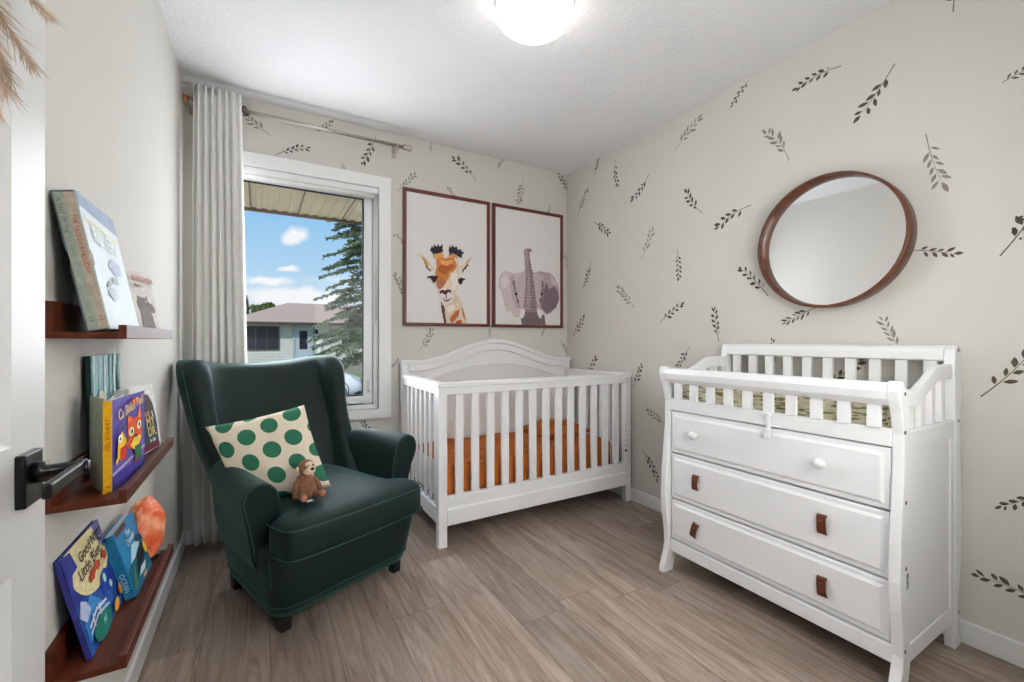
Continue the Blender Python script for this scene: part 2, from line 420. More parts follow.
# ------------------------------------------------------------------ curtain and rod
ROD_Y, ROD_Z = BY-.085, 2.327
def curtain():
    t = thing('curtain_rod', 'slim brushed nickel curtain rod above the window, just under the ceiling', 'curtain rod', (.27, BY, ROD_Z))
    MB().tube([(-.318, ROD_Y, ROD_Z), (.80, ROD_Y, ROD_Z)], .0105, 14).build('rod', STEEL, t, smooth=True)
    for x, d, m, nm in ((-.318,-1,COPPER,'end_cap'), (.80,1,STEEL,'end_cap')):
        L = 1 if d > 0 else .3
        b = MB(); b.lathe([(.012,0),(.018,.004*L),(.018,.02*L),(.013,.026*L),(.019,.034*L),(.021,.045*L),(.014,.056*L),(.001,.058*L)], (x, ROD_Y, ROD_Z), (d,0,0), 18)
        o = b.build(nm, m, t, smooth=True)
        if d < 0: o['label'] = 'copper end cap'
    for x in (.765, -.305):
        b = MB(); b.box((x-.01, ROD_Y-.003, ROD_Z-.021), (x+.01, BY-.004, ROD_Z-.009)); b.box((x-.014, BY-.006, ROD_Z-.05), (x+.014, BY-.0006, ROD_Z+.03))
        b.torus((x, ROD_Y, ROD_Z), .012, .004, (1,0,0), 18, 8); b.build('wall_bracket', STEEL, t, bevel=.002)
    c = thing('curtain', 'off-white pleated curtain panel hanging to the floor left of the window', 'curtain', (-.18, ROD_Y, .02))
    b = MB(); nu, nv, folds = 144, 36, 7
    top, bot = 2.396, .035
    rnd = random.Random(2); ph = [rnd.uniform(-.5, .5) for _ in range(40)]
    for j in range(nv+1):
        s = j/nv; z = top+(bot-top)*s
        x0 = -.290-.012*s; x1 = -.082+.012*s+.02*math.sin(PI*s*.5)
        for i in range(nu+1):
            u = i/nu; a = u*folds*2*PI
            amp = .017+.010*s
            if u > .86: amp *= .55
            x = x0+(x1-x0)*u+.006*math.sin(a*2+s*1.3)*s
            y = ROD_Y-.030+amp*math.sin(a+.35*s*math.sin(u*9))+.006*math.sin(a*.5+2*s)*s
            b.v.append(Vector((x, y, z)))
    n = nu+1
    for j in range(nv):
        for i in range(nu): b.f.append([j*n+i, j*n+i+1, (j+1)*n+i+1, (j+1)*n+i]); b.m.append(0)
    b.build('curtain_panel', CURT, c, smooth=True, solid=.0025)
    MB().torus((-.066, ROD_Y-.004, ROD_Z), .022, .0045, (1,-.5,0), 22, 8).build('grommet', mat('dark_bronze_grommet', (70,62,56), .35, .1, 20, metal=.8), c, smooth=True)
curtain()

# ------------------------------------------------------------------ ceiling lamp
def lamp():
    t = thing('ceiling_light', 'round opal dome ceiling light, lit, on the textured ceiling', 'ceiling light', (.95, 1.45, HC))
    MB().lathe([(.150,-.001),(.155,-.004),(.155,-.020),(.148,-.026)], (.95,1.45,HC), (0,0,1), 48).build('mounting_plate', TRIM, t, smooth=True)
    m, nt, p = new_mat('lit_opal_glass')
    p.inputs['Base Color'].default_value = (.9,.9,.88,1); p.inputs['Emission Color'].default_value = (1.0,.955,.90,1); p.inputs['Emission Strength'].default_value = LAMP
    MB().lathe([(.150,-.0265),(.152,-.05),(.146,-.075),(.125,-.094),(.08,-.104),(.03,-.107),(.001,-.1075)], (.95,1.45,HC), (0,0,1), 48).build('dome_shade', m, t, smooth=True)
LAMP = 6.5
lamp()
def hall_fill():  # unseen lamp added in the hall to fill the room with light
    t = thing('hall_fill_light', 'added fill light shaped as a flush ceiling light, unseen in the hall behind the doorway', 'ceiling light', (.22, -.75, HC))
    MB().lathe([(.20,-.001),(.20,-.02),(.19,-.025)], (.22,-.75,HC), (0,0,1), 40).build('mounting_plate', TRIM, t, smooth=True)
    m, nt, p = new_mat('hall_fill_glow')
    p.inputs['Emission Color'].default_value = (.93,.97,1,1); p.inputs['Emission Strength'].default_value = HALL
    MB().lathe([(.19,-.0255),(.19,-.05),(.15,-.07),(.001,-.08)], (.22,-.75,HC), (0,0,1), 40).build('dome_shade', m, t, smooth=True)
HALL = 25.0
hall_fill()

# ------------------------------------------------------------------ open door with lever handle and dried grass
DX = -.257
def door():
    b = MB(); x0, x1 = -.292, DX
    y0, y1 = .055, .848; st = .095
    zs = [(.235,.80),(.955,1.93)]
    b.box((x0, y0, .012), (x1, y0+st, 2.03)); b.box((x0, y1-st, .012), (x1, y1, 2.03))
    b.box((x0, y0+st, .012), (x1, y1-st, zs[0][0])); b.box((x0, y0+st, zs[0][1]), (x1, y1-st, zs[1][0])); b.box((x0, y0+st, zs[1][1]), (x1, y1-st, 2.03))
    d = struct(b.build('door_1', DOORW))
    for a, c in zs:
        b = MB(); y2, y3 = y0+st, y1-st
        r = lambda e, x: [(x, y2+e, a+e), (x, y3-e, a+e), (x, y3-e, c-e), (x, y2+e, c-e)]
        b.loft([r(0, x0+.006), r(0, x1-.0004), r(.012, x1-.011), r(.03, x1-.011), r(.05, x1-.004)], True)
        b.build('door_panel', DOORW, d)
    h = MB(); yc, zc = .785, .909
    h.box((x1, yc-.025, zc-.033), (x1+.010, yc+.025, zc+.033))
    hp = h.build('door_handle', BLACK, d, bevel=.0015)
    MB().lathe([(.013,0),(.013,.010),(.009,.011),(.009,.049),(.0088,.051)], (x1+.010, yc, zc+.006), (1,0,0), 20).build('spindle', BLACK, hp, smooth=True)
    b = MB(); xe = x1+.049
    b.box((xe, yc-.112, zc-.002), (xe+.009, yc+.011, zc+.016)); b.build('lever', BLACK, hp, bevel=.003)
door()
def pampas():
    cy_, cz = .555, 1.475; x = DX
    t = thing('dried_grass_wreath', 'beige dried pampas grass wreath hanging on the white door', 'wreath', (x, cy_, cz))
    MB().torus((x+.012, cy_, cz), .085, .008, (1,0,0), 28, 8).build('twig_hoop', mat('twig_bark', (112,84,58), .8, .3, 40), t, smooth=True)
    gm = mat('dry_grass', (222,200,178), .95, .25, 30); sm = mat('dry_stem', (186,150,118), .9, .2, 30)
    rnd = random.Random(5); N = 22
    for k in range(N):
        a = 2*PI*k/N+rnd.uniform(-.1,.1); L = rnd.uniform(.085,.125)
        e = Vector((rnd.uniform(.06,.22), math.cos(a), math.sin(a))).normalized(); o = Vector((x+.014, cy_+.075*math.cos(a), cz+.075*math.sin(a)))
        s = e.cross(Vector((1,0,0))).normalized(); n = e.cross(s)
        b = MB(); b.keep = True; b.flatart = True
        for q in range(150):
            f = rnd.random()**.8; p = o+e*L*f; th = rnd.uniform(0, 2*PI); sp = rnd.uniform(.15,.55)
            d = (e+(s*math.cos(th)+n*math.sin(th))*sp).normalized()*rnd.uniform(.02,.045)*(1.15-.5*f)
            w = d.cross(Vector((rnd.random(),rnd.random(),rnd.random()))).normalized()*.00065
            if (p+d).x < x+.001: d.x = abs(d.x)
            b.add([p-w, p+w, p+d*.6+w*.8, p+d, p+d*.6-w*.8], [(0,1,2,3,4)])
        pl = b.build('plume', gm, t)
        MB().tube([o, o+e*L*.95], [.0016,.0006], 5).build('stem', sm, pl)
pampas()

# ------------------------------------------------------------------ picture frames
def pictures():
    def P(px, py, d): 
        q = onY(px, py, BY-.0125); q.y -= d; return q
    def conv(ox, pts, s=6.2): return [(ox+a/s, 220+b/s) for a, b in pts]
    G = []
    def g(c, *pts): G.append((conv(400, pts), c))
    g((222,205,186),(90,205),(135,215),(175,250),(215,300),(190,320),(160,290),(150,260),(125,230))
    g((206,160,96),(128,222),(160,240),(180,280),(165,285),(150,258))
    g((52,40,44),(148,258),(158,268),(155,275),(172,285),(168,292),(192,312),(188,320),(165,300),(158,285))
    g((224,208,188),(460,220),(430,236),(400,262),(362,292),(385,330),(412,296),(430,262))
    g((206,164,100),(440,232),(412,255),(408,290),(422,272))
    g((52,40,44),(428,284),(412,292),(410,305),(398,308),(387,330),(386,310),(402,290),(415,270))
    g((216,198,178),(250,490),(262,560),(275,650),(415,650),(402,590),(378,510),(355,460))
    g((84,58,52),(250,500),(258,560),(274,650),(288,650),(280,590),(276,545))
    g((184,100,50),(308,612),(340,568),(370,552),(362,595),(322,642)); g((178,92,44),(335,650),(350,625),(378,618),(388,650)); g((170,92,50),(378,535),(392,560),(408,622),(396,612))
    g((234,222,210),(290,540),(330,520),(345,545),(300,580))
    g((226,206,184),(215,330),(230,290),(213,240),(238,210),(268,210),(285,238),(302,215),(352,222),(362,260),(366,330),(360,400),(346,460),(322,508),(285,522),(255,510),(236,470),(226,420),(206,390))
    g((198,122,62),(216,335),(228,285),(222,245),(250,222),(275,240),(300,232),(335,236),(352,280),(342,310),(312,328),(296,370),(276,405),(252,428),(228,405),(212,370))
    g((170,92,44),(232,300),(262,265),(300,262),(335,280),(330,300),(300,318),(288,340),(262,330),(246,325))
    g((222,158,100),(250,245),(280,255),(318,248),(330,265),(290,285),(255,275))
    g((172,108,84),(232,380),(258,352),(276,372),(266,410),(246,432),(232,425))
    g((238,228,220),(318,335),(350,330),(356,390),(340,440),(316,425),(312,370))
    g((226,216,212),(235,455),(258,428),(312,428),(335,460),(322,506),(285,521),(256,510))
    g((72,48,50),(243,440),(262,430),(276,438),(292,430),(312,434),(318,452),(298,446),(288,462),(272,462),(262,450),(246,458))
    g((96,74,74),(262,482),(285,500),(322,478),(300,505),(276,506))
    g((96,74,74),(282,460),(288,460),(287,500),(283,500))
    g((46,36,46),(162,354),(196,344),(236,350),(224,372),(206,394),(192,366)); g((46,36,46),(358,366),(374,357),(408,368),(386,380),(379,404),(362,392))
    g((210,150,90),(205,238),(205,205),(262,200),(270,235)); g((206,146,88),(300,228),(308,198),(366,212),(352,238))
    g((42,38,52),(184,186),(196,160),(206,176),(208,148),(222,166),(236,148),(244,166),(262,150),(266,196),(240,208),(218,206),(206,214))
    g((42,38,52),(300,196),(304,158),(316,174),(320,152),(336,172),(350,162),(356,184),(376,182),(380,196),(398,204),(384,214),(380,238),(352,220),(322,206),(312,220))
    E_ = []
    def e(c, *pts): E_.append((conv(490, pts), c))
    e((202,189,191),(210,320),(150,332),(92,312),(62,340),(48,400),(72,450),(88,520),(104,575),(124,560),(150,602),(182,602),(192,550),(200,440))
    e((186,170,174),(120,350),(150,345),(165,430),(178,520),(165,560),(135,480)); e((216,206,207),(66,360),(110,335),(120,400),(80,430))
    e((176,157,162),(270,325),(320,318),(372,328),(402,360),(426,420),(426,500),(410,542),(370,580),(345,586),(300,540),(280,440))
    e((122,102,112),(330,445),(348,385),(366,430),(398,410),(426,450),(426,500),(408,545),(352,582),(318,540)); e((198,182,186),(372,345),(402,370),(414,410),(385,400))
    e((194,177,180),(180,350),(215,312),(275,322),(330,345),(332,450),(316,520),(300,570),(200,570),(180,520),(152,450))
    e((142,122,126),(136,380),(150,370),(168,470),(186,550),(178,545),(156,470)); e((138,118,124),(318,370),(334,385),(336,470),(318,530),(306,545),(316,470))
    e((116,100,104),(200,560),(240,548),(290,548),(335,590),(347,651),(200,651),(188,610))
    e((148,128,132),(212,225),(208,192),(222,176),(252,178),(260,194),(244,202),(250,260),(265,330),(278,440),(292,540),(282,572),(204,572),(214,480),(224,380),(217,300))
    e((176,158,160),(216,225),(214,195),(228,186),(234,260),(244,340),(250,440),(248,560),(216,560),(226,470),(232,380),(224,300))
    for k in range(16):
        yy = 270+k*19; xl = 222-(k/16)*12+(4 if k < 5 else 0); xr = 250+(yy-260)/290*42
        e((112,94,100),(xl,yy),((xl+xr)/2,yy+5),(xr,yy-2),(xr,yy+2),((xl+xr)/2,yy+9),(xl,yy+4))
    e((236,230,228),(188,562),(205,550),(213,556),(212,590),(197,612),(185,602)); e((236,230,228),(285,552),(300,552),(326,585),(318,598),(312,612),(298,602))
    e((44,34,40),*ell(160,459,9,8,10)); e((44,34,40),*ell(318,459,9,8,10)); e((122,86,84),(160,480),(176,500),(176,530),(164,505)); e((92,74,80),(304,490),(316,480),(316,505),(306,512))
    for x0, x1, nm, lab, lay in ((.822,1.462,'giraffe','framed giraffe print in a dark cherry frame, nearest the window',G), (1.488,2.128,'elephant','framed elephant print with raised trunk in a dark cherry frame, nearest the corner',E_)):
        z0, z1 = 1.180, 2.094; w = .021
        t = thing('framed_print', lab, 'picture', ((x0+x1)/2, BY, z0), group='framed animal prints on the back wall')
        b = MB(); y0, y1 = BY-.024, BY-.0008
        b.box((x0,y0,z0),(x0+w,y1,z1)); b.box((x1-w,y0,z0),(x1,y1,z1)); b.box((x0+w,y0,z0),(x1-w,y1,z0+w)); b.box((x0+w,y0,z1-w),(x1-w,y1,z1))
        b.build('picture_frame', CHERRY, t, bevel=.0015)
        pr = MB().box((x0+w+.0003, BY-.0124, z0+w+.0003), (x1-w-.0003, BY-.003, z1-w-.0003)).build('print', PRINT, t)
        rr_ = random.Random(6); lay = [(ragged(q, rr_, .75, .38), c_) for q, c_ in lay]
        o = art(nm+'_picture', lay, t, P, .0002, True); o.parent = pr
pictures()

# ------------------------------------------------------------------ mirror
def mirror():
    c = (RX, .940, 1.511)
    t = thing('wall_mirror', 'round mirror in a deep walnut rim on the right wall above the changing dresser', 'mirror', c)
    MB().lathe([(.276,.0008),(.284,.0008),(.287,.045),(.287,.083),(.2855,.0845),(.2775,.0845),(.276,.083),(.273,.046),(.273,.034),(.273,.0012)], c, (-1,0,0), 96, cap=False).build('mirror_rim', RIM, t, smooth=True)
    m, nt, p = new_mat('mirror_silvering'); p.inputs['Base Color'].default_value = (.93,.94,.94,1); p.inputs['Metallic'].default_value = 1; p.inputs['Roughness'].default_value = .015
    MB().lathe([(.2728,.032),(.2728,.043)], c, (-1,0,0), 96).build('mirror_glass', m, t)
mirror()

# ------------------------------------------------------------------ crib
def crib():
    x0, x1, yf, yb = .802, 2.172, 2.128, 2.838
    t = thing('crib', 'white wooden crib with arched headboard and slatted sides in the back corner', 'crib', ((x0+x1)/2, (yf+yb)/2, 0))
    pw = .048
    tops = {}
    for x in (x0, x1-pw):
        MB().box((x, yf, 0), (x+pw, yf+.042, .835)).build('leg', WHITE, t, bevel=.003)
        MB().box((x, yb-.045, 0), (x+pw, yb, .950)).build('leg', WHITE, t, bevel=.003)
    # front: top rail with cap, bottom rail with ledge
    b = MB(); b.box((x0-.006, yf-.008, .836), (x1+.006, yf+.054, .860)); b.box((x0+pw, yf+.006, .795), (x1-pw, yf+.036, .836))
    b.build('top_rail', WHITE, t, bevel=.004)
    b = MB(); b.box((x0+pw, yf+.004, .112), (x1-pw, yf+.036, .262)); b.box((x0+pw, yf-.003, .112), (x1-pw, yf+.004, .192)); b.prism([(x0+pw, yf-.003, .192),(x0+pw, yf+.004,.192),(x0+pw,yf+.004,.204)], (x1-x0-2*pw,0,0))
    b.build('bottom_rail', WHITE, t, bevel=.002)
    n = 13; s0, s1 = x0+pw, x1-pw; pitch = (s1-s0)/(n+1-.4)
    first = MB().box((s0+pitch*.8-.0225, yf+.011, .262), (s0+pitch*.8+.0225, yf+.030, .795)).build('slat', WHITE, t, bevel=.003)
    for k in range(1, n): copy_part(first, (pitch*k, 0, 0), t)
    # sides
    for sx in (x0+.008, x1-.040):
        ya, yc = yf+.042, yb-.045
        b = MB(); b.box((sx-.014+.006, ya+.0125, .836), (sx+.046-.006, yc, .860)); b.box((sx+.002, ya, .795), (sx+.030, yc, .836)); b.build('side_top_rail', WHITE, t, bevel=.003)
        MB().box((sx+.002, ya, .112), (sx+.030, yc, .195)).build('side_bottom_rail', WHITE, t, bevel=.003)
        m = 7; p2 = (yc-ya)/(m+.6); y = ya+p2*.8
        f2 = MB().box((sx+.010, y-.014, .195), (sx+.022, y+.014, .795)).build('side_slat', WHITE, t, bevel=.003)
        for k in range(1, m): copy_part(f2, (0, p2*k, 0), t)
    # headboard: solid panel with an arched crest rail and mouldings
    N = 40; xm = (x0+x1)/2; hw = (x1-x0)/2
    def arch(x, base, rise, flat_=.86):
        u = min(1, abs(x-xm)/(hw*flat_)); return base+rise*(.5+.5*math.cos(PI*u))
    X = [x0+pw*.2+(x1-x0-pw*.4)*i/N for i in range(N+1)]
    XP = [x0+pw+(x1-x0-2*pw)*i/N for i in range(N+1)]
    b = MB(); b.loft([[(x, yb-.034, .195),(x, yb-.012, .195),(x, yb-.012, arch(x,.925,.135)),(x, yb-.034, arch(x,.925,.135))] for x in XP])
    hb = b.build('headboard', WHITE, t)
    b = MB(); b.loft([[(x, yb-.060, arch(x,.925,.137)),(x, yb+.004, arch(x,.925,.137)),(x, yb+.004, arch(x,.952,.140)),(x, yb-.060, arch(x,.952,.140))] for x in [x0-.006+(x1-x0+.012)*i/N for i in range(N+1)]])
    b.build('crest_rail', WHITE, t, bevel=.004)
    b = MB(); b.loft([[(x, yb-.052, arch(x,.880,.135)),(x, yb-.034, arch(x,.874,.135)),(x, yb-.034, arch(x,.925,.135)),(x, yb-.052, arch(x,.925,.135))] for x in XP])
    b.build('crest_moulding', WHITE, hb)
    XA = [xm-.58+1.16*i/N for i in range(N+1)]
    def low(x): 
        u = (x-xm)/.58; return .80+.125*(1-u*u)
    b = MB(); b.loft([[(x, yb-.052, low(x)-.014),(x, yb-.034, low(x)-.014),(x, yb-.034, low(x)+.0),(x, yb-.048, low(x)+.0)] for x in XA])
    b.build('arched_moulding', WHITE, hb)
    hole = mat('dark_bolt', (32,30,30), .5)
    for x in (x1-pw/2+.004,):
        for k in range(6):
            MB().lathe([(.0035 if k else .009,0),(.0035 if k else .009,.0016)], (x-.030, yf+.0405-.042, .345+k*.034), (0,-1,0), 10).build('bolt_hole', hole, t)
    b = MB(); b.box((x0+.05, yf+.06, .185), (x1-.05, yb-.06, .198)); b.build('mattress_support', mat('grey_steel_mesh', (150,150,150), .5), t)
    # mattress and bedding
    mt = thing('crib_mattress', 'crib mattress covered with an ochre fitted sheet inside the white crib', 'mattress', (xm, (yf+yb)/2, .199))
    b = MB(); b.box((x0+.053, yf+.062, .1995), (x1-.053, yb-.062, .395)); b.build('core', mat('white_mattress_ticking', (226,226,224), .9), mt, bevel=.02, seg=3)
    b = MB(); nx, ny = 44, 24; a0, a1, c0, c1 = x0+.050, x1-.135, yf+.060, yb-.060; rnd = random.Random(4)
    def top(i, j):
        u, v = i/nx, j/ny; e = min(u, v, 1-v)*10
        return .405+.010*min(1, e)+.004*math.sin(u*23+3*v)+.003*math.sin(v*31+u*9)
    for i in range(nx+1):
        for j in range(ny+1): b.v.append(Vector((a0+(a1-a0)*i/nx, c0+(c1-c0)*j/ny, top(i,j))))
    n = ny+1
    for i in range(nx):
        for j in range(ny): b.f.append([i*n+j, (i+1)*n+j, (i+1)*n+j+1, i*n+j+1]); b.m.append(0)
    for j, yy in ((0, c0-.003), (ny, c1+.003)):
        o = len(b.v)
        for i in range(nx+1): b.v.append(Vector((a0+(a1-a0)*i/nx, yy, .205)))
        for i in range(nx): b.f.append([i*n+j, (i+1)*n+j, o+i+1, o+i]); b.m.append(0)
    b.build('fitted_sheet', OCHRE, mt, smooth=True)
    # folded ochre blanket heaped toward the right end
    b = MB(); nx, ny = 36, 26; X0, X1, Y0, Y1 = 1.68, 2.085, 2.40, 2.765
    def hz(u, v):
        e = min(1, min(u,1-u,v,1-v)*6)
        return .4285+e**.7*(.014+.058*math.exp(-((u-.38)/.26)**2-((v-.6)/.4)**2)+.034*math.exp(-((u-.85)/.16)**2-((v-.5)/.3)**2)+.010*math.sin(u*17+v*8)+.007*math.sin(v*21-u*6))
    for i in range(nx+1):
        for j in range(ny+1):
            u, v = i/nx, j/ny; b.v.append(Vector((X0+(X1-X0)*u+.012*math.sin(v*14), Y0+(Y1-Y0)*v+.012*math.sin(u*11), hz(u,v))))
    n = ny+1
    for i in range(nx):
        for j in range(ny): b.f.append([i*n+j, (i+1)*n+j, (i+1)*n+j+1, i*n+j+1]); b.m.append(0)
    o = b.build('baby_blanket', OCHRE, None, smooth=True, solid=.008)
    tag(o, 'crumpled ochre blanket heaped at the right end of the crib mattress', 'blanket')
crib()

# ------------------------------------------------------------------ changing dresser
def dresser():
    y0, y1 = .530, 1.418; pt = .030
    t = thing('changing_table', 'white three-drawer changing dresser with slatted gallery against the right wall', 'changing table', (1.9, (y0+y1)/2, 0))
    front = [(.962,1.640),(.950,1.630),(.930,1.628),(.905,1.634),(.865,1.652),(.80,1.668),(.70,1.668),(.58,1.655),(.47,1.643),(.36,1.638),(.27,1.645),(.19,1.658),(.13,1.662),(.095,1.655),(.06,1.640),(.02,1.628),(0,1.626)]
    back = [(0,1.690),(.05,1.700),(.095,1.712),(.80,1.712),(.88,1.705),(.935,1.685),(.958,1.665)]
    rear_b = [(0,2.165),(.06,2.140),(.13,2.134),(.20,2.142),(.30,2.166),(.45,2.174),(.58,2.170),(.70,2.158),(.78,2.156),(.88,2.166),(.97,2.174),(1.02,2.170),(1.045,2.158),(1.062,2.138)]
    rear_f = [(1.064,2.122),(1.052,2.106),(1.0,2.098),(.9,2.10),(.1,2.10),(.05,2.098),(0,2.105)]
    bolt = mat('dark_screw', (70,68,66), .5)
    for y in (y0, y1-pt):
        p = MB().prism([(x,y,z) for z,x in front]+[(x,y,z) for z,x in back], (0,pt,0)).build('front_post', WHITE, t, bevel=.003)
        q = MB().prism([(x,y,z) for z,x in rear_b]+[(x,y,z) for z,x in rear_f], (0,pt,0)).build('rear_post', WHITE, t, bevel=.003)
        if y == y0:
            for par, px, py in ((p,905,394),(p,904,433),(p,906,503),(p,906,569),(p,903,654),(q,965,350),(q,962,420),(q,961,610)):
                w = onY(px, py, y0)
                if par is p: w.x = min(max(w.x, 1.672), 1.70)
                else: w.x = 2.135
                MB().lathe([(.006,-.0003),(.006,.0008)], tuple(w), (0,-1,0), 12).build('screw_cap', bolt, par)
    ya, yb = y0+pt, y1-pt
    # carcass: sides, top, bottom, back
    b = MB()
    for y in (y0+.006, y1-.018):
        b.box((1.7115, y, .155), (2.0995, y+.012, .80))
    b.box((1.70, ya, .78), (2.135, yb, .80)); b.box((1.70, ya, .135), (2.10, yb, .150)); b.box((2.10, ya, .12), (2.112, yb, .80))
    b.build('carcass', WHITE, t)
    for y in (y0+.002, y1-.024):
        b = MB(); b.box((1.7115, y, .100), (2.0995, y+.022, .155)); b.box((1.7115, y, .745), (2.0995, y+.022, .805)); b.box((2.065, y, .155), (2.0995, y+.022, .745)); b.build('side_frame', WHITE, t, bevel=.002)
    MB().box((1.668, ya, .097), (1.700, yb, .150)).build('front_apron', WHITE, t, bevel=.003)
    # drawers
    for k, (z0, z1) in enumerate(((.560,.752),(.348,.553),(.157,.341))):
        b = MB(); x = 1.672
        r = lambda e, xx: [(xx, ya+.004+e, z0+e), (xx, yb-.004-e, z0+e), (xx, yb-.004-e, z1-e), (xx, ya+.004+e, z1-e)]
        b.loft([r(0,1.698), r(0,x+.004), r(.004,x), r(.016,x), r(.026,x-.006), r(.05,x-.006)], True)
        d = b.build('drawer', WHITE, t)
        for y in (1.245, .748):
            if k == 0:
                MB().lathe([(.008,0),(.007,.010),(.010,.016),(.017,.021),(.019,.027),(.015,.033),(.001,.035)], (x-.006, y, .664), (-1,0,0), 22).build('knob', WHITE, d, smooth=True)
            else:
                zc = .455 if k == 1 else .242; lean = {(1,1.245):.0,(1,.748):-.03,(2,1.245):.25,(2,.748):-.05}[(k,y)]
                Rm = Matrix.Translation((x-.006, y, zc+.022)) @ Matrix.Rotation(lean, 4, 'X')
                pr = [(0,.010),(-.004,.012),(-.010,.006),(-.013,-.010),(-.013,-.040),(-.010,-.052),(-.005,-.056),(-.002,-.055),(-.007,-.048),(-.010,-.036),(-.010,-.010),(-.007,.002),(-.0005,.004)]
                b = MB(); b.prism([Rm @ Vector((a,-.0145,c)) for a, c in pr], Rm.to_3x3() @ Vector((0,.029,0))); pu = b.build('leather_pull', LEATHER, d, bevel=.0008)
                MB().lathe([(.0035,0),(.003,.0015),(.0005,.002)], Rm @ Vector((-.0125,0,-.008)), Rm.to_3x3() @ Vector((-1,0,.25)), 12).build('rivet', mat('brass_rivet', (150,120,80), .35, metal=.9), pu)
    # gallery front
    b = MB()
    pr = [(1.634,.905),(1.628,.930),(1.634,.950),(1.650,.956),(1.668,.950),(1.676,.930),(1.668,.905),(1.664,.885),(1.650,.885)]
    b.prism([(x, ya, z) for x, z in pr], (0, yb-ya, 0)); b.build('gallery_front_rail', WHITE, t, bevel=.002)
    MB().box((1.666, ya, .757), (1.690, yb, .812)).build('gallery_base_rail', WHITE, t, bevel=.003)
    n = 10; p = (yb-ya)/n
    s = MB().box((1.656, yb-p*.62-.018, .812), (1.672, yb-p*.62+.018, .886)).build('gallery_slat', WHITE, t, bevel=.002)
    for k in range(1, n): copy_part(s, (0, -p*k*.985, 0), t)
    b = MB(); pr = [(2.100,1.012),(2.098,1.040),(2.106,1.056),(2.122,1.066),(2.140,1.064),(2.158,1.046),(2.168,1.020),(2.160,1.008),(2.130,1.006)]
    b.prism([(x, ya, z) for x, z in pr], (0, yb-ya, 0)); b.build('gallery_back_rail', WHITE, t, bevel=.002)
    s = MB().box((2.118, yb-p*.5-.019, .8005), (2.134, yb-p*.5+.019, 1.010)).build('gallery_back_slat', WHITE, t, bevel=.002)
    for k in range(1, n): copy_part(s, (0, -p*k, 0), t)
    for y in (y0+.006, y1-.026):
        N = 20; X = [1.700+(2.105-1.700)*i/N for i in range(N+1)]
        def up(x):
            u = (x-1.70)/.405; q = min(1, max(0, (u-.22)/.5)); return .938+.062*(q*q*(3-2*q))-.012*math.sin(PI*min(1,u/.3)) 
        b = MB(); b.loft([[(x,y,up(x)-.052),(x,y+.020,up(x)-.052),(x,y+.020,up(x)),(x,y,up(x))] for x in X]); b.build('gallery_side_rail', WHITE, t, bevel=.003)
        for k in range(4):
            xc = 1.752+k*.088
            MB().box((xc-.018, y+.002, .8052), (xc+.018, y+.018, up(xc)-.048)).build('gallery_side_slat', WHITE, t, bevel=.002)
    # white safety buckle and strap over the base rail
    b = MB(); yc = .928
    b.box((1.648, yc-.012, .715), (1.660, yc+.012, .748)); b.box((1.658, yc-.008, .745), (1.664, yc+.008, .820)); b.box((1.640, yc-.012, .800), (1.665, yc+.012, .812))
    b.build('safety_buckle', WHITE, t, bevel=.003)
    # printed sticker on the near front post
    st = onY(906.5, 583, y0); sx = 1.688; lb = []
    pl = MB().box((sx-.010, y0-.0006, st.z-.022), (sx+.010, y0, st.z+.026)).build('warning_sticker', flat((206,206,206)), t)
    for a, c, col in (((-.008,.012),(.008,.024),(96,96,96)),((-.008,.004),(.008,.009),(130,130,130)),((-.008,-.006),(.008,.000),(30,30,30)),((-.008,-.018),(.008,-.010),(120,120,120))):
        lb.append(([(a[0],a[1]),(c[0],a[1]+.004),(c[0],c[1]+.004),(a[0],c[1])], col))
    art('sticker_print', lb, t, lambda a, c, d: (sx+a, y0-.0006-d, st.z+c), .0002).parent = pl
    o = bpy.data.objects[pl.name].children[0]
    inv = t.matrix_basis.inverted()
    for v in o.data.vertices: v.co = inv @ v.co
    # changing pad with a leafy print
    m, nt, pb = new_mat('leaf_print_pad_cloth')
    tc = node(nt, 'ShaderNodeTexCoord'); mp = node(nt, 'ShaderNodeMapping'); mp.inputs['Scale'].default_value = (60, 26, 150); mp.inputs['Rotation'].default_value = (.5, .2, .3)
    nt.links.new(tc.outputs['Object'], mp.inputs['Vector'])
    vo = node(nt, 'ShaderNodeTexVoronoi'); vo.inputs['Scale'].default_value = 1.3; nt.links.new(mp.outputs[0], vo.inputs['Vector'])
    rp = node(nt, 'ShaderNodeValToRGB'); rp.color_ramp.interpolation = 'CONSTANT'; e = rp.color_ramp.elements
    sep = node(nt, 'ShaderNodeSeparateColor'); nt.links.new(vo.outputs['Color'], sep.inputs[0])
    e[0].color = lin((150,160,112)); e[1].position = .12; e[1].color = lin((232,224,196))
    for p_, c in ((.55,(222,210,176)),(.7,(236,230,212)),(.88,(166,138,100)),(.95,(112,122,84))):
        k = e.new(p_); k.color = lin(c)
    nt.links.new(sep.outputs[0], rp.inputs['Fac']); nt.links.new(rp.outputs[0], pb.inputs['Base Color']); pb.inputs['Roughness'].default_value = .9
    pt_ = thing('changing_pad', 'changing pad with a green and cream leafy print on top of the white dresser', 'changing pad', (1.89, (ya+yb)/2, .8005))
    X0, X1, Y0, Y1 = 1.712, 2.09, ya+.03, yb-.02
    b = MB(); N = 14
    prof = [(0,.0),(0,.068),(.03,.084),(.08,.080),(.13,.062),(.19,.055),(.25,.062),(.30,.080),(.35,.084),(.378,.068),(.378,0)]
    b.loft([[(X0+a, Y0+(Y1-Y0)*j/N, .8008+c) for a, c in prof] for j in range(N+1)])
    b.build('pad_cover', m, pt_, bevel=.006)
dresser()

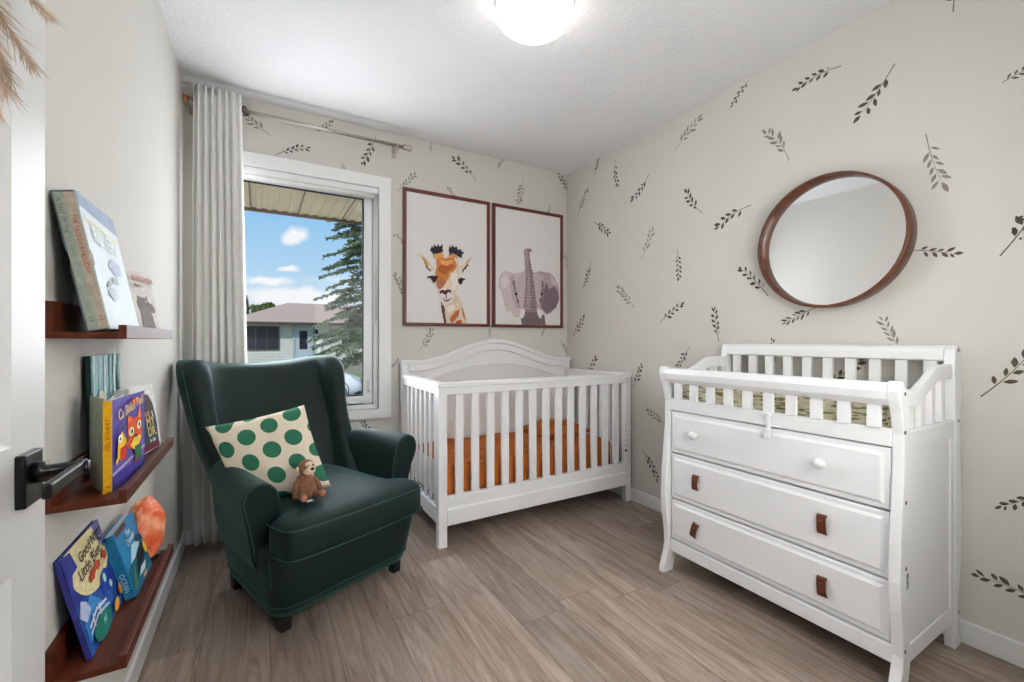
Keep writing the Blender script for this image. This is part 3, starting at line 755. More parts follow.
# ------------------------------------------------------------------ picture ledges with books
FXL = -.227; SY0, SY1 = 1.130, 1.677
def ledges():
    for z, lab in ((1.0870,'top walnut picture ledge on the left wall, holding the slipcased books'), (.760,'middle walnut picture ledge on the left wall, behind the door handle'), (.433,'lowest walnut picture ledge on the left wall, holding the salt lamp')):
        t = thing('picture_ledge', lab, 'shelf', (LX, (SY0+SY1)/2, z), group='walnut picture ledges on the left wall')
        MB().box((LX+.0005, SY0, z), (FXL-.0125, SY1, z+.0125)).build('shelf_board', LEDGE, t, bevel=.001)
        MB().box((LX+.0005, SY0, z+.0125), (LX+.0120, SY1, z+.070)).build('back_plate', LEDGE, t, bevel=.001)
        MB().box((FXL-.0125, SY0, z), (FXL, SY1, z+.027)).build('front_lip', LEDGE, t, bevel=.001)
        MB().box((FXL-.036, SY0+.004, z+.0125), (FXL-.0335, SY1-.004, z+.0150)).build('retaining_bead', LEDGE, t)
ledges()
def book(name, label, base, W, H, T, tilt, cover, spine, layers=(), titles=(), spinetext=None, yaw=0, back=None, cat='book', group=None, pages=True, name2='book'):
    """local x: back cover to front cover, y: spine to fore-edge, z: up"""
    Mx = Matrix.Rotation(yaw, 3, 'Z') @ Matrix.Rotation(-tilt, 3, 'Y')
    t = thing(name2, label, cat, base, tuple(Mx.to_euler()), group)
    c = .0022
    fr = MB().box((T-c,0,0),(T,W,H)); fr.build('front_cover', flat(cover,.5), t, world=False)
    MB().box((0,0,0),(c,W,H)).build('back_cover', flat(back or cover,.5), t, world=False)
    sp = MB().box((c,-.0004,0),(T-c,c,H)).build('spine', flat(spine,.5), t, world=False)
    if pages: MB().box((c,c,.002),(T-c,W-.003,H-.003)).build('page_block', PAPER, t, world=False)
    f = lambda a, b, d: (T+.0002+d, a*W, b*H)
    if layers: art('cover_art', [(clip(p), c_) for p, c_ in layers], t, f)
    for s, a, b, size, col, slant in titles:
        text('title', s, t, (T+.0042, a*W, b*H), (0, 1, slant), (0, -slant, 1), size, flat(col), 'LEFT')
    if spinetext:
        for s, b, size, col, off in spinetext:
            text('spine_lettering', s, t, (off*T, -.0007, b*H), (0,0,-1), (1,0,0), size, flat(col), 'LEFT')
    return t
def books():
    G1 = 'books on the walnut ledges'
    z1 = 1.0870+.0130; z2 = .760+.0130; z3 = .433+.0130
    # --- slipcase with two volumes
    H, W, T = .272, .250, .035; tl = math.radians(11.0); base = (-.2895, 1.147, z1)
    rot = tuple(Matrix.Rotation(-tl, 3, 'Y').to_euler())
    t = thing('book_slipcase', 'pale blue slipcase with a glossy cover leaning on the top ledge', 'slipcase', base, rot)
    c = .0022; N = 10
    def panel(x):
        pts = [(x,0,0),(x,W,0),(x,W,H),(x,0,H)]
        for k in range(N+1):
            a = PI/2-PI*k/N; pts.append((x, .011*math.cos(a), H*.52+.016*math.sin(a)))
        return pts
    CV = mat('slipcase_print', (190,202,208), .5, .05, 12, spec=.3); DK = flat((84,98,98), .5)
    MB().prism(panel(T-c), (c,0,0)).build('front_panel', CV, t, world=False)
    MB().prism(panel(0), (c,0,0)).build('back_panel', DK, t, world=False)
    b = MB(); b.box((c,0,0),(T-c,W,c)); b.box((c,0,H-c),(T-c,W,H)); b.box((c,W-c,c),(T-c,W,H-c)); b.build('slipcase_walls', DK, t, world=False)
    f = lambda a, bb, d: (T+.0002+d, a*W, bb*H)
    art('cover_art', [([(0,.9),(1,.86),(1,1),(0,1)],(142,160,184)),([(.05,.80),(.95,.76),(.95,.79),(.05,.83)],(206,206,160)),
        (ell(.62,.52,.2,.07,10,0,.1),(176,182,206)),(ell(.35,.28,.14,.05,10,0,.1),(186,196,206)),(ell(.5,.40,.10,.03,8,0,.15),(160,168,180)),(ell(.3,.36,.10,.02,8,.3,.15),(160,170,178))], t, f)
    text('title', 'RU  ERI', t, (T+.0034, .14*W, .66*H), (0,1,-.05), (0,.05,1), .050, flat((244,246,246)), 'LEFT', .95)
    tw = (T-2*c-.0006)/2
    for k, (col, lab, s1, s2) in enumerate((((152,162,150),'grey-green book spine, left one inside the slipcase',(96,110,104),'A TALE OF THE'), ((178,164,148),'beige book spine with red lettering, right one inside the slipcase',(172,72,58),'THE TALE OF A HOLIDAY'))):
        Rm = Matrix.Rotation(-tl, 3, 'Y'); off = Rm @ Vector((c+.0002+k*(tw+.0002), .001, c+.0003))
        bk = book('x', lab, tuple(Vector(base)+off), W-.006, H-2*c-.0012, tw, tl, col, col, group='volumes in the slipcase',
                  spinetext=[(s2, .96 if k == 0 else .84, .010, s1, .22), ('* *', .10, .010, (60,64,62), .22)])
    # --- chunky brown animal book
    rnd = random.Random(1)
    book('x', 'brown book with a dark bear drawing, right end of the top ledge', (-.306, 1.455, z1), .172, .168, .030, math.radians(9), (172,160,150), (150,138,128),
        [(ell(.56,.44,.26,.14,16,-.15),(84,70,66)),([(.36,.02),(.38,.35),(.5,.5),(.66,.48),(.80,.28),(.86,.02)],(98,82,74)),(ell(.80,.42,.14,.08,12,-.3),(96,80,74)),([(.36,.52),(.32,.60),(.44,.57)],(64,52,50)),([(.62,.57),(.66,.62),(.70,.54)],(64,52,50)),(ell(.60,.51,.035,.02,10),(226,226,222)),(ell(.605,.508,.015,.01,8),(20,18,18))],
        [('A HIPPO BEAR', .22, .84, .021, (176,86,70), 0), ('illustrated', .26, .74, .013, (96,84,78), 0)], group=G1, yaw=math.radians(-9))
    # --- middle ledge
    book('x', 'tall teal forest-pattern book at the back of the middle ledge', (-.331, 1.318, z2), .225, .275, .012, math.radians(1.2), (120,166,168), (28,52,50),
        [([(a,.3),(a+.06,.3),(a+.05+.02*q,1),(a+.01*q,1)],c_) for q,(a,c_) in enumerate(((.02,(196,216,216)),(.18,(150,186,188)),(.34,(190,212,212)),(.52,(112,150,154)),(.66,(196,216,214)),(.84,(126,172,160))))]+
        [(ell(.24,.60,.12,.10,12),(226,228,190)),([(.2,.44),(.5,.56),(.95,.52),(1,.3),(0,.3),(.05,.42)],(58,142,148)),([(.1,.3),(.4,.42),(.7,.36),(.9,.44),(1,.2),(0,.2)],(140,190,190)),([(.78,.9),(.86,.9),(.96,.5),(.9,.4)],(60,104,106))],
        back=(28,50,48), group=G1)
    # purple book standing open like a tent, spine toward the door
    t = thing('book', 'purple book with an orange fox and yellow spine standing open on the middle ledge', 'book', (-.259, 1.175, z2), (0,0,0), G1)
    H = .187; sw = .0135
    sp = MB().box((-sw,-.001,0),(0,.002,H)).build('spine', flat((226,168,30),.35), t, world=False)
    text('spine_lettering', 'CA BHFUIL TED?', t, (-.0095, -.0014, H*.80), (0,0,-1), (1,0,0), .009, flat((150,70,24)))
    text('spine_lettering', 'T', t, (-.0095, -.0014, H*.08), (0,0,-1), (1,0,0), .009, flat((120,40,20)))
    A = math.radians(-4.6); W = .198
    fx = Vector((math.sin(-A), math.cos(A), 0)); nx = Vector((math.cos(A), -math.sin(-A), 0)); nx = Vector((fx.y, -fx.x, 0))
    fc = MB(); fc.prism([Vector((0,.002,0)), Vector((0,.002,0))+fx*W, Vector((0,.002,0))+fx*W-nx*.0022, Vector((0,.002,0))-nx*.0022], (0,0,H)); fc.build('front_cover', flat((84,66,168),.3), t, world=False)
    f = lambda a, b, d: Vector((0,.002,0))+fx*a*W+nx*(.0002+d)+Vector((0,0,b*H))
    O = (222,84,30); Yw = (240,196,40)
    L = [([(0,.0),(1,.0),(1,.17),(0,.17)],(62,50,140)),([(0,.165),(1,.275),(1,.305),(0,.195)],(196,184,226)),
         ([(.40,.40),(.42,.68),(.52,.76),(.60,.70),(.74,.71),(.80,.82),(.86,.68),(.88,.42),(.74,.34),(.52,.34)],O),([(.42,.68),(.42,.78),(.54,.70)],(236,130,40)),([(.72,.70),(.80,.86),(.86,.68)],(236,130,40)),
         (ell(.52,.56,.085,.055,18),(250,236,190)),(ell(.77,.60,.075,.055,18),(250,236,190)),(ell(.53,.56,.03,.024,12),(30,34,30)),(ell(.77,.60,.028,.024,12),(30,34,30)),
         ([(.46,.40),(.56,.47),(.70,.48),(.84,.45),(.74,.36),(.60,.32)],(244,200,60)),(ell(.65,.485,.04,.02,10),(40,26,24)),([(.60,.18),(.60,.36),(.82,.36),(.84,.18)],(40,104,72)),([(.60,.17),(.68,.17),(.68,.23),(.60,.23)],(150,40,30)),
         ([(.06,.36),(.10,.56),(.20,.62),(.28,.54),(.34,.50),(.30,.34),(.16,.30)],Yw),(ell(.14,.55,.06,.045,12),(250,240,210)),(ell(.14,.55,.02,.018,10),(30,30,30)),([(.12,.32),(.14,.44),(.30,.46),(.32,.32),(.22,.29)],(206,50,34)),([(.0,.32),(.10,.42),(.12,.36),(.04,.28)],Yw),([(.16,.66),(.26,.70),(.24,.62)],(60,50,60)),([(.30,.50),(.38,.55),(.34,.44)],(60,50,60)),
         (ell(.58,.925,.13,.035,16),(212,60,40))]
    art('cover_art', L, t, f)
    tp = Vector((0,.002,0))+fx*W*.07+nx*.0065+Vector((0,0,H*.765))
    text('title', 'Ca Bhfuil Ted?', t, tp, fx+Vector((0,0,.13)), Vector((0,0,1))-fx*.13, .031, flat((244,206,130)), 'LEFT', .86)
    bx = Vector((-.041,.085,0)).normalized(); bw = .098; o0 = Vector((-sw,.002,0))
    MB().prism([o0, o0+bx*bw, o0+bx*bw+Vector((.002,.001,0)), o0+Vector((.002,.001,0))], (0,0,H+.004)).build('back_cover', flat((150,158,138),.4), t, world=False)
    b = MB()
    for k in range(5):
        d = Vector((-.034+.010*k, .10, 0)).normalized(); q0 = Vector((-sw+.003+k*.0016,.004,.003)); L_ = .10+.012*k
        nn = Vector((d.y,-d.x,0))*.0008
        b.prism([q0-nn, q0+d*L_-nn, q0+d*L_+nn, q0+nn], (0,0,H-.004))
    b.build('page_block', PAPER, t, world=False)
    book('x', 'white book with a dark bear head on its cover, right end of the middle ledge', (-.300, 1.475, z2), .150, .182, .030, math.radians(7), (226,224,222), (206,204,202),
        [([(.14,.06),(.12,.55),(.24,.78),(.48,.88),(.72,.84),(.86,.70),(.92,.48),(.90,.26),(.90,.06)],(66,56,54)),([(.14,.06),(.13,.50),(.55,.52),(.92,.40),(.90,.06)],(48,66,72)),([(.16,.02),(.16,.10),(.90,.10),(.90,.02)],(112,26,40)),([(.74,.56),(.77,.60),(.80,.52),(.78,.46)],(236,234,230))],
        [('THE', .34, .52, .022, (206,160,110), 0), ('MY', .40, .36, .040, (222,190,120), 0), ('DR.', .42, .22, .036, (226,196,130), 0), ('in the', .46, .13, .016, (236,236,232), 0)], group=G1, yaw=math.radians(-9))
    # --- lowest ledge
    book('x', 'large dark blue picture book with a cream moon, left end of the lowest ledge', (-.297, 1.172, z3), .228, .212, .009, math.radians(13), (44,56,140), (58,56,120),
        [([(0,.0),(1,0),(1,.5),(0,.5)],(40,84,160)),(ell(.56,.82,.52,.40,28),(224,212,164)),([(.86,.75),(1,.70),(1,1),(.80,1)],(120,112,176)),([(.0,.55),(.12,.78),(.26,.8),(.2,.98),(0,1)],(58,64,150)),([(.05,.30),(.30,.48),(.46,.34),(.60,.2),(.05,.12)],(62,140,206)),([(.0,.40),(.1,.52),(.2,.46),(.25,.36),(.1,.3)],(180,190,220)),
         (ell(.72,.40,.15,.12,16,.2,.06),(36,66,168)),(ell(.86,.36,.08,.10,12),(30,54,150)),(ell(.70,.44,.04,.05,10),(170,210,190)),(ell(.80,.32,.04,.04,10),(180,200,206)),
         (ell(.47,.60,.09,.05,12,.3,.15),(178,62,36)),(ell(.62,.63,.07,.05,12,0,.15),(196,74,44)),(ell(.74,.60,.06,.04,10,0,.15),(206,180,140)),(ell(.84,.64,.06,.05,10,0,.15),(186,66,40)),
         (ell(.36,.12,.24,.13,20),(30,112,104)),(ell(.42,.13,.05,.03,9,.3,.3),(120,190,170)),([(.08,.26),(.30,.325),(.56,.28),(.56,.255),(.30,.295),(.08,.235)],(214,222,236)),([(.06,.20),(.30,.265),(.60,.21),(.60,.19),(.30,.24),(.06,.18)],(204,214,232)),([(.16,.2),(.19,.2),(.21,.32),(.18,.32)],(214,222,236)),([(.34,.22),(.37,.22),(.38,.33),(.35,.33)],(214,222,236)),
         (ell(.74,.09,.09,.05,12,.3),(226,160,40)),(ell(.93,.17,.06,.06,12,.3),(200,120,36))],
        [('Good Night', .30, .80, .031, (36,30,30), .1), ('Little Blue Tr', .20, .655, .034, (36,30,30), .08)], group=G1)
    book('x', 'thick light blue book with an ocean picture in the middle of the lowest ledge', (-.282, 1.392, z3), .180, .165, .022, math.radians(15.5), (40,130,180), (34,110,150),
        [([(0,0),(1,0),(1,.42),(.5,.5),(0,.36)],(26,96,128)),([(.05,.92),(.55,.92),(.55,1),(.05,1)],(92,60,70)),([(.2,.42),(.45,.62),(.9,.60),(.75,.5),(.45,.42)],(176,214,230)),([(.30,.18),(.52,.44),(.86,.50),(.92,.36),(.66,.22)],(18,30,44)),([(.32,.14),(.5,.22),(.78,.2),(.62,.12)],(180,210,214)),(ell(.92,.36,.07,.10,12,0,.1),(206,190,70)),([(.0,.10),(.22,.34),(.34,.42),(.12,.08)],(60,124,84)),(ell(.55,.07,.12,.03,9,0,.2),(206,170,140)),([(.6,.6),(.72,.68),(.9,.62),(.95,.5),(.8,.52)],(30,60,90))],
        [('The', .34, .78, .024, (214,232,240), .1), ('Ocean', .26, .66, .026, (214,232,240), .1)],
        spinetext=[('OCEAN', .40, .014, (150,200,220), .25), ('*', .12, .016, (20,40,60), .3)], group=G1)
books()
def salt():
    rnd = random.Random(9)
    bm = bmesh.new(); bmesh.ops.create_icosphere(bm, subdivisions=4, radius=1)
    from mathutils import noise
    for v in bm.verts:
        p = v.co.copy(); n = noise.voronoi(p*2.1+Vector((3,1,2)))[0][0]
        k = 1+.22*(n-.35)+.05*noise.noise(p*5)
        v.co = Vector((p.x*.046*k, p.y*.066*k, p.z*.092*k*(1.0 if p.z < 0 else .98)))
        if v.co.z < -.068: v.co.z = -.068+(v.co.z+.068)*.05
    me = bpy.data.meshes.new('salt_rock'); bm.to_mesh(me); bm.free()
    m, nt, p = new_mat('pink_rock_salt')
    tc = node(nt, 'ShaderNodeTexCoord'); nz = node(nt, 'ShaderNodeTexNoise'); nz.inputs['Scale'].default_value = 26; nz.inputs['Detail'].default_value = 5
    nt.links.new(tc.outputs['Object'], nz.inputs['Vector'])
    rp = node(nt, 'ShaderNodeValToRGB'); e = rp.color_ramp.elements; e[0].position = .34; e[0].color = lin((226,92,48)); e[1].position = .68; e[1].color = lin((250,184,148))
    k = e.new(.5); k.color = lin((240,126,82))
    nt.links.new(nz.outputs['Fac'], rp.inputs['Fac']); nt.links.new(rp.outputs[0], p.inputs['Base Color'])
    p.inputs['Roughness'].default_value = .45; p.inputs['Subsurface Weight'].default_value = .3; p.inputs['Subsurface Radius'].default_value = (.02,.006,.003)
    bp = node(nt, 'ShaderNodeBump'); bp.inputs['Strength'].default_value = .5; bp.inputs['Distance'].default_value = .006
    nt.links.new(nz.outputs['Fac'], bp.inputs['Height']); nt.links.new(bp.outputs[0], p.inputs['Normal'])
    me.materials.append(m)
    t = thing('salt_lamp', 'orange-pink rock salt lamp at the far end of the lowest ledge', 'salt lamp', (-.288, 1.632, .433+.0130))
    o = bpy.data.objects.new('salt_rock', me); COL.objects.link(o); o.parent = t; o.location = (0,0,.0835)
    MB().lathe([(.033,0),(.035,.002),(.035,.012),(.032,.014)], (-.288,1.632,.4462), (0,0,1), 24).build('wooden_base', DARKLEG, t, smooth=False)
salt()

# ------------------------------------------------------------------ armchair
CO = (.190, 2.226, 0); CA = math.radians(23.4)
def armchair():
    t = thing('armchair', 'dark green velvet wingback armchair in front of the window', 'armchair', CO, (0,0,CA))
    def rr(hx, y0, y1, z, r, n=5):
        pts = []
        for cx, cy, a0 in ((hx-r, y1-r, 0), (-hx+r, y1-r, PI/2), (-hx+r, y0+r, PI), (hx-r, y0+r, 1.5*PI)):
            for k in range(n): 
                a = a0+PI/2*k/(n-1); yy = cy+r*math.sin(a); pts.append(((cx+r*math.cos(a))*(1-.14*max(0, min(1, (yy+.15)/.35))), yy, z))
        return pts
    b = MB(); b.loft([rr(.285,-.34,.16,.064,.06), rr(.300,-.365,.185,.068,.07), rr(.310,-.38,.20,.11,.075), rr(.332,-.395,.225,.23,.08), rr(.345,-.40,.25,.30,.08), rr(.335,-.395,.25,.325,.08)])
    b.build('upholstered_base', VELVET, t, world=False, smooth=True)
    # back with wings: C-shaped slices
    def ring(z, W, T, yb, yt, dz=0, th=.13):
        k_ = max(0, min(1, (z-.4)/.4)); T = T*(1-.15*k_)
        yi = yb-th; o = [(-W+T*.5, yt-.012), (-W+T*.08, yt+.010), (-W, yt+.05), (-W, (yt+yb)/2), (-W+.02, yb-.055), (-W+.09, yb-.005), (-W*.45, yb+.012), (0, yb+.016)]
        i = [(-W+T*.5, yt-.012), (-W+T*.93, yt+.008), (-W+T, yt+.05), (-W+T+.005, (yt+yi)/2+.02), (-W+T+.012, yi-.035), (-W+T+.06, yi-.004), (-W*.40, yi+.006), (0, yi+.008)]
        out = o+[(-x,y) for x,y in reversed(o[:-1])]
        inn = i[1:]+[(-x,y) for x,y in reversed(i[1:-1])]
        loop = out+list(reversed(inn))
        return [(x-.014*k_, y+.035*k_, z+dz*(1-(min(1, abs(x)/(W*.8)))**3)) for x, y in loop]
    S = [ring(.24,.285,.085,.215,-.06), ring(.34,.300,.09,.245,-.05), ring(.45,.322,.095,.285,.0), ring(.56,.342,.098,.340,.085), ring(.66,.356,.098,.380,.145), ring(.77,.364,.108,.420,.168), ring(.87,.376,.122,.455,.182), ring(.94,.380,.128,.480,.205,-.014), ring(.982,.372,.116,.492,.240,-.030), ring(.996,.358,.085,.494,.265,-.036,.10)]
    b = MB(); b.loft(S, False)
    n = len(S[0]); base = (len(S)-1)*n; m = 15
    for a in range(m-1):        # caps: pair outer and inner rows
        o1, o2 = a, a+1
        def inner(k): return n-k if 0 < k < m-1 else k
        i1, i2 = inner(a), inner(a+1)
        f = []
        for q in (o1,o2,i2,i1):
            if q not in f: f.append(q)
        if len(f) >= 3: b.f.append([base+q for q in f]); b.m.append(0); b.f.append(list(reversed(f))); b.m.append(0)
    b.build('wing_back', VELVET, t, world=False, sub=2)
    # arms
    for s in (-1, 1):
        sec = [(.262,.26),(.262,.45),(.268,.535),(.284,.585),(.318,.612),(.358,.616),(.394,.596),(.408,.556),(.400,.512),(.384,.46),(.368,.38),(.352,.26)]
        az = -.050 if s < 0 else .010; fo = -.045
        ys = [(-.235+fo,.90,az),(-.245+fo,.97,az),(-.238+fo,1,az),(-.10,1,az*.9),(.06,1,az*.7),(.19,.97,-.018)]
        b = MB(); rings = []
        for y, k, dz in ys:
            x_ = .012 if s < 0 else 0
            tp = .045*max(0, min(1, (y+.24)/.4))
            rings.append([(s*(.325-x_-tp*(x-.262)/.13+(x-.325)*k), y-(.012 if z > .5 else -.02*(.5-z)/.25), (.44+(z-.44)*(k if k > .95 else .97))+dz) for x, z in sec])
        b.loft(rings); b.build('arm', VELVET, t, world=False, sub=2)
        # piping around the scroll facing
        pts = [(s*(x-x_), fo-.247-(.006 if z > .5 else -.02*(.5-z)/.25), z+az) for x, z in [(.268,.30),(.268,.45),(.274,.53),(.290,.578),(.320,.602),(.356,.606),(.388,.588),(.400,.552),(.392,.514),(.376,.46),(.360,.38),(.350,.31)]]
        sm = []
        for i in range(len(pts)-1):
            for q in range(4):
                sm.append(Vector(pts[i]).lerp(Vector(pts[i+1]), q/4))
        MB().tube(sm, .0022, 6).build('arm_piping', SEAM, t, world=False, smooth=True)
    # T cushion
    def tshape(e, z, crown=0):
        P = [(-.318+e,-.405),(-.308+e,-.445+e*.6),(-.27,-.468+e),(-.14,-.478+e),(0,-.482+e),(.14,-.478+e),(.27,-.468+e),(.308-e,-.445+e*.6),(.318-e,-.405),(.322-e,-.36),(.318-e,-.318-e*.5),(.275-e,-.302-e*.6),(.256-e,-.280),(.255-e,-.10),(.252-e,.05),(.245-e,.17),(.20,.205-e),(0,.215-e)]
        P += [(-x,y) for x,y in reversed(P[9:-1])]
        return [(x, y, z+crown*(1 if y > -.44 else .3)) for x, y in P]
    b = MB(); R_ = [tshape(.025,.302), tshape(.006,.306), tshape(0,.322), tshape(0,.400), tshape(.004,.416), tshape(.030,.436), tshape(.10,.452)]
    b.loft(R_, False); n = len(R_[0])
    c0 = len(b.v); b.v.append(Vector((0,-.12,.458))); top = (len(R_)-1)*n
    for i in range(n): b.f.append([top+i, top+(i+1) % n, c0]); b.m.append(0)
    b.f.append(list(reversed(range(n)))); b.m.append(0)
    b.build('seat_cushion', VELVET, t, world=False, sub=2)
    for z, e in ((.416,.002),(.312,.002)):
        pts = [Vector(p) for p in tshape(e-.002, z)]
        k0 = 12; k1 = len(pts)-k0
        seq = [pts[i % len(pts)] for i in list(range(len(pts)-2, len(pts)))+list(range(0, 11))]
        sm = []
        for i in range(len(seq)-1):
            a = seq[max(0,i-1)]; b_ = seq[i]; c_ = seq[i+1]; d_ = seq[min(len(seq)-1,i+2)]
            for q in range(5):
                u = q/5; sm.append(.5*((2*b_)+(-a+c_)*u+(2*a-5*b_+4*c_-d_)*u*u+(-a+3*b_-3*c_+d_)*u**3))
        MB().tube(sm, .0022, 6).build('cushion_piping', SEAM, t, world=False, smooth=True)
    pts = rr(.311,-.381,.202,.108,.075, 7)
    MB().tube(pts, .002, 6, 0, True).build('hem_seam', SEAM, t, world=False, smooth=True)
    for s in (-1,1):
        MB().tube([(s*.330,-.362,.30),(s*.322,-.352,.23),(s*.302,-.345,.15)], .002, 6).build('corner_seam', SEAM, t, world=False, smooth=True)
        pts = [(s*.3525-.008,.187,.61),(s*.360-.012,.22,.72),(s*.368-.0145,.248,.82),(s*.377-.0145,.268,.90),(s*.377-.0145,.295,.95)]
        MB().tube(pts, .002, 6).build('wing_seam', SEAM, t, world=False, smooth=True)
    for x, y in ((-.255,-.315),(.255,-.315),(-.24,.13),(.24,.13)):
        b = MB(); b.loft([[(x+dx*.019,y+dy*.019,0) for dx,dy in ((-1,-1),(1,-1),(1,1),(-1,1))],[(x+dx*.025,y+dy*.025,.135) for dx,dy in ((-1,-1),(1,-1),(1,1),(-1,1))]]); b.build('leg', DARKLEG, t, world=False, bevel=.003)
armchair()
def chair_pt(x, y, z): 
    return Vector((CO[0]+x*math.cos(CA)-y*math.sin(CA), CO[1]+x*math.sin(CA)+y*math.cos(CA), z))
def cushion():
    # lean between the seat and the left side of the back
    BR_ = onZ(331, 486, .475); 
    depth = lambda P: P.x*FW[0]+P.y*FW[1]
    def at(px, py, d): return Vector((0,0,CH))+ray(px, py)*d
    dB = depth(BR_)
    BRp = BR_; BLp = at(242, 512, dB-.06); TLp = at(205, 427, dB-.02); TRp = at(304, 405, dB+.12)
    c = (BRp+BLp+TLp+TRp)/4
    t = thing('throw_pillow', 'cream throw pillow with green polka dots leaning in the armchair', 'pillow', c)
    m, nt, p = new_mat('polka_dot_cloth')
    uv = node(nt, 'ShaderNodeUVMap')
    rotm = node(nt, 'ShaderNodeMapping'); rotm.inputs['Scale'].default_value = (3.9,3.9,1); rotm.inputs['Rotation'].default_value = (0,0,math.radians(-18)); rotm.inputs['Location'].default_value = (.15,.1,0)
    nt.links.new(uv.outputs[0], rotm.inputs['Vector'])
    sx = node(nt, 'ShaderNodeSeparateXYZ'); nt.links.new(rotm.outputs[0], sx.inputs[0])
    def M(op, a, b_=None):
        k = node(nt, 'ShaderNodeMath', operation=op)
        for i, q in enumerate((a, b_)):
            if q is None: continue
            if isinstance(q, (int, float)): k.inputs[i].default_value = q
            else: nt.links.new(q, k.inputs[i])
        return k.outputs[0]
    row = M('FLOOR', sx.outputs['Y']); odd = M('MODULO', M('ABSOLUTE', row), 2)
    fx = M('SUBTRACT', M('FRACT', M('ADD', sx.outputs['X'], M('MULTIPLY', odd, .5))), .5); fy = M('SUBTRACT', M('FRACT', sx.outputs['Y']), .5)
    fy = M('MULTIPLY', fy, .95)
    dd = M('SQRT', M('ADD', M('MULTIPLY', fx, fx), M('MULTIPLY', fy, fy)))
    inside = M('LESS_THAN', dd, .35)
    wv = node(nt, 'ShaderNodeTexWave'); wv.inputs['Scale'].default_value = 26; nt.links.new(uv.outputs[0], wv.inputs['Vector'])
    rg = node(nt, 'ShaderNodeValToRGB'); rg.color_ramp.elements[0].color = lin((30,96,70)); rg.color_ramp.elements[1].color = lin((46,122,92)); nt.links.new(wv.outputs['Fac'], rg.inputs['Fac'])
    mx = node(nt, 'ShaderNodeMix', data_type='RGBA'); mx.inputs['A'].default_value = lin((230,217,196)); nt.links.new(rg.outputs[0], mx.inputs['B']); nt.links.new(inside, mx.inputs['Factor'])
    nt.links.new(mx.outputs['Result'], p.inputs['Base Color']); p.inputs['Roughness'].default_value = .9
    N = 24; b = MB(); b.keep = True
    nrm = (BRp-BLp).cross(TLp-BLp).normalized()
    if nrm.y > 0: nrm = -nrm
    uvs = []
    for side in (1, -1):
        o = len(b.v)
        for i in range(N+1):
            for j in range(N+1):
                u, v = i/N, j/N
                q = BLp.lerp(BRp, u).lerp(TLp.lerp(TRp, u), v)
                e = (max(0, 1-(2*u-1)**2)*max(0, 1-(2*v-1)**2))**.5
                pin = 1-.05*(math.sin(PI*u)*(abs(2*v-1)**3)+math.sin(PI*v)*(abs(2*u-1)**3))
                q = c+(q-c)*pin
                h = .058*e**.8+.004*math.sin(u*13+v*5)*e
                b.v.append(q+nrm*side*h); uvs.append((u, v))
        for i in range(N):
            for j in range(N):
                f = [o+i*(N+1)+j, o+(i+1)*(N+1)+j, o+(i+1)*(N+1)+j+1, o+i*(N+1)+j+1]
                b.f.append(f if side > 0 else f[::-1]); b.m.append(0)
    o = b.build('pillow_cover', m, t, smooth=True)
    ul = o.data.uv_layers.new(name='UVMap')
    for l in o.data.loops: ul.data[l.index].uv = uvs[l.vertex_index]
    bm = bmesh.new(); bm.from_mesh(o.data); bmesh.ops.remove_doubles(bm, verts=bm.verts, dist=1e-5); bmesh.ops.recalc_face_normals(bm, faces=bm.faces); bm.to_mesh(o.data); bm.free(); o.data.shade_smooth()
    return c, nrm
PC, PN = cushion()
def monkey():
    base = onZ(303, 496, .462)+Vector((.004,-.018,0))
    t = thing('plush_monkey', 'small brown plush monkey sitting against the polka dot pillow', 'soft toy', base, (0,0,CA-.05))
    MB().lathe([(.001,0),(.030,.002),(.041,.018),(.042,.04),(.036,.065),(.026,.085),(.014,.096),(.001,.10)], (0,.0,0), (0,0,1), 24).build('body', FUR, t, world=False, smooth=True)
    h = MB().ball((.004,-.004,.118), (.031,.029,.031), 20).build('head', FUR, t, world=False, smooth=True)
    MB().ball((.008,-.022,.109), (.024,.019,.019), 18).build('muzzle', FURL, h, world=False, smooth=True)
    MB().ball((.006,-.017,.128), (.020,.016,.016), 18).build('face_patch', FURL, h, world=False, smooth=True)
    MB().ball((.013,-.039,.117), (.0075,.006,.006), 12).build('nose', flat((36,24,24)), h, world=False, smooth=True)
    for s in (-1,1):
        MB().ball((.008+s*.009,-.0315,.131), .0028, 10).build('eye', flat((24,20,20)), h, world=False, smooth=True)
        MB().ball((.004+s*.032,-.003,.116), (.008,.006,.011), 12).build('ear', FURL, h, world=False, smooth=True)
        MB().tube([(s*.026,-.006,.080),(s*.042,-.014,.058),(s*.050,-.024,.030),(s*.050,-.032,.012)], [.011,.011,.010,.011], 12).build('arm', FUR, t, world=False, sub=1)
        MB().tube([(s*.022,-.018,.016),(s*.030,-.044,.016),(s*.034,-.062,.017),(s*.036,-.070,.020)], [.015,.014,.013,.014], 12).build('leg', FUR, t, world=False, sub=1)
        MB().ball((s*.037,-.074,.022), (.013,.009,.014), 12).build('foot', mat('rosy_plush', (170,112,92), .95, .1, 60), t, world=False, smooth=True)
    MB().tube([(0,.03,.01),(-.03,.025,.008),(-.05,.0,.006)], .005, 8).build('tail', FUR, t, world=False, sub=1)
    MB().box((-.018,-.066,.0005),(.006,-.044,.0015)).build('care_tag', flat((232,228,220)), t, world=False)
monkey()

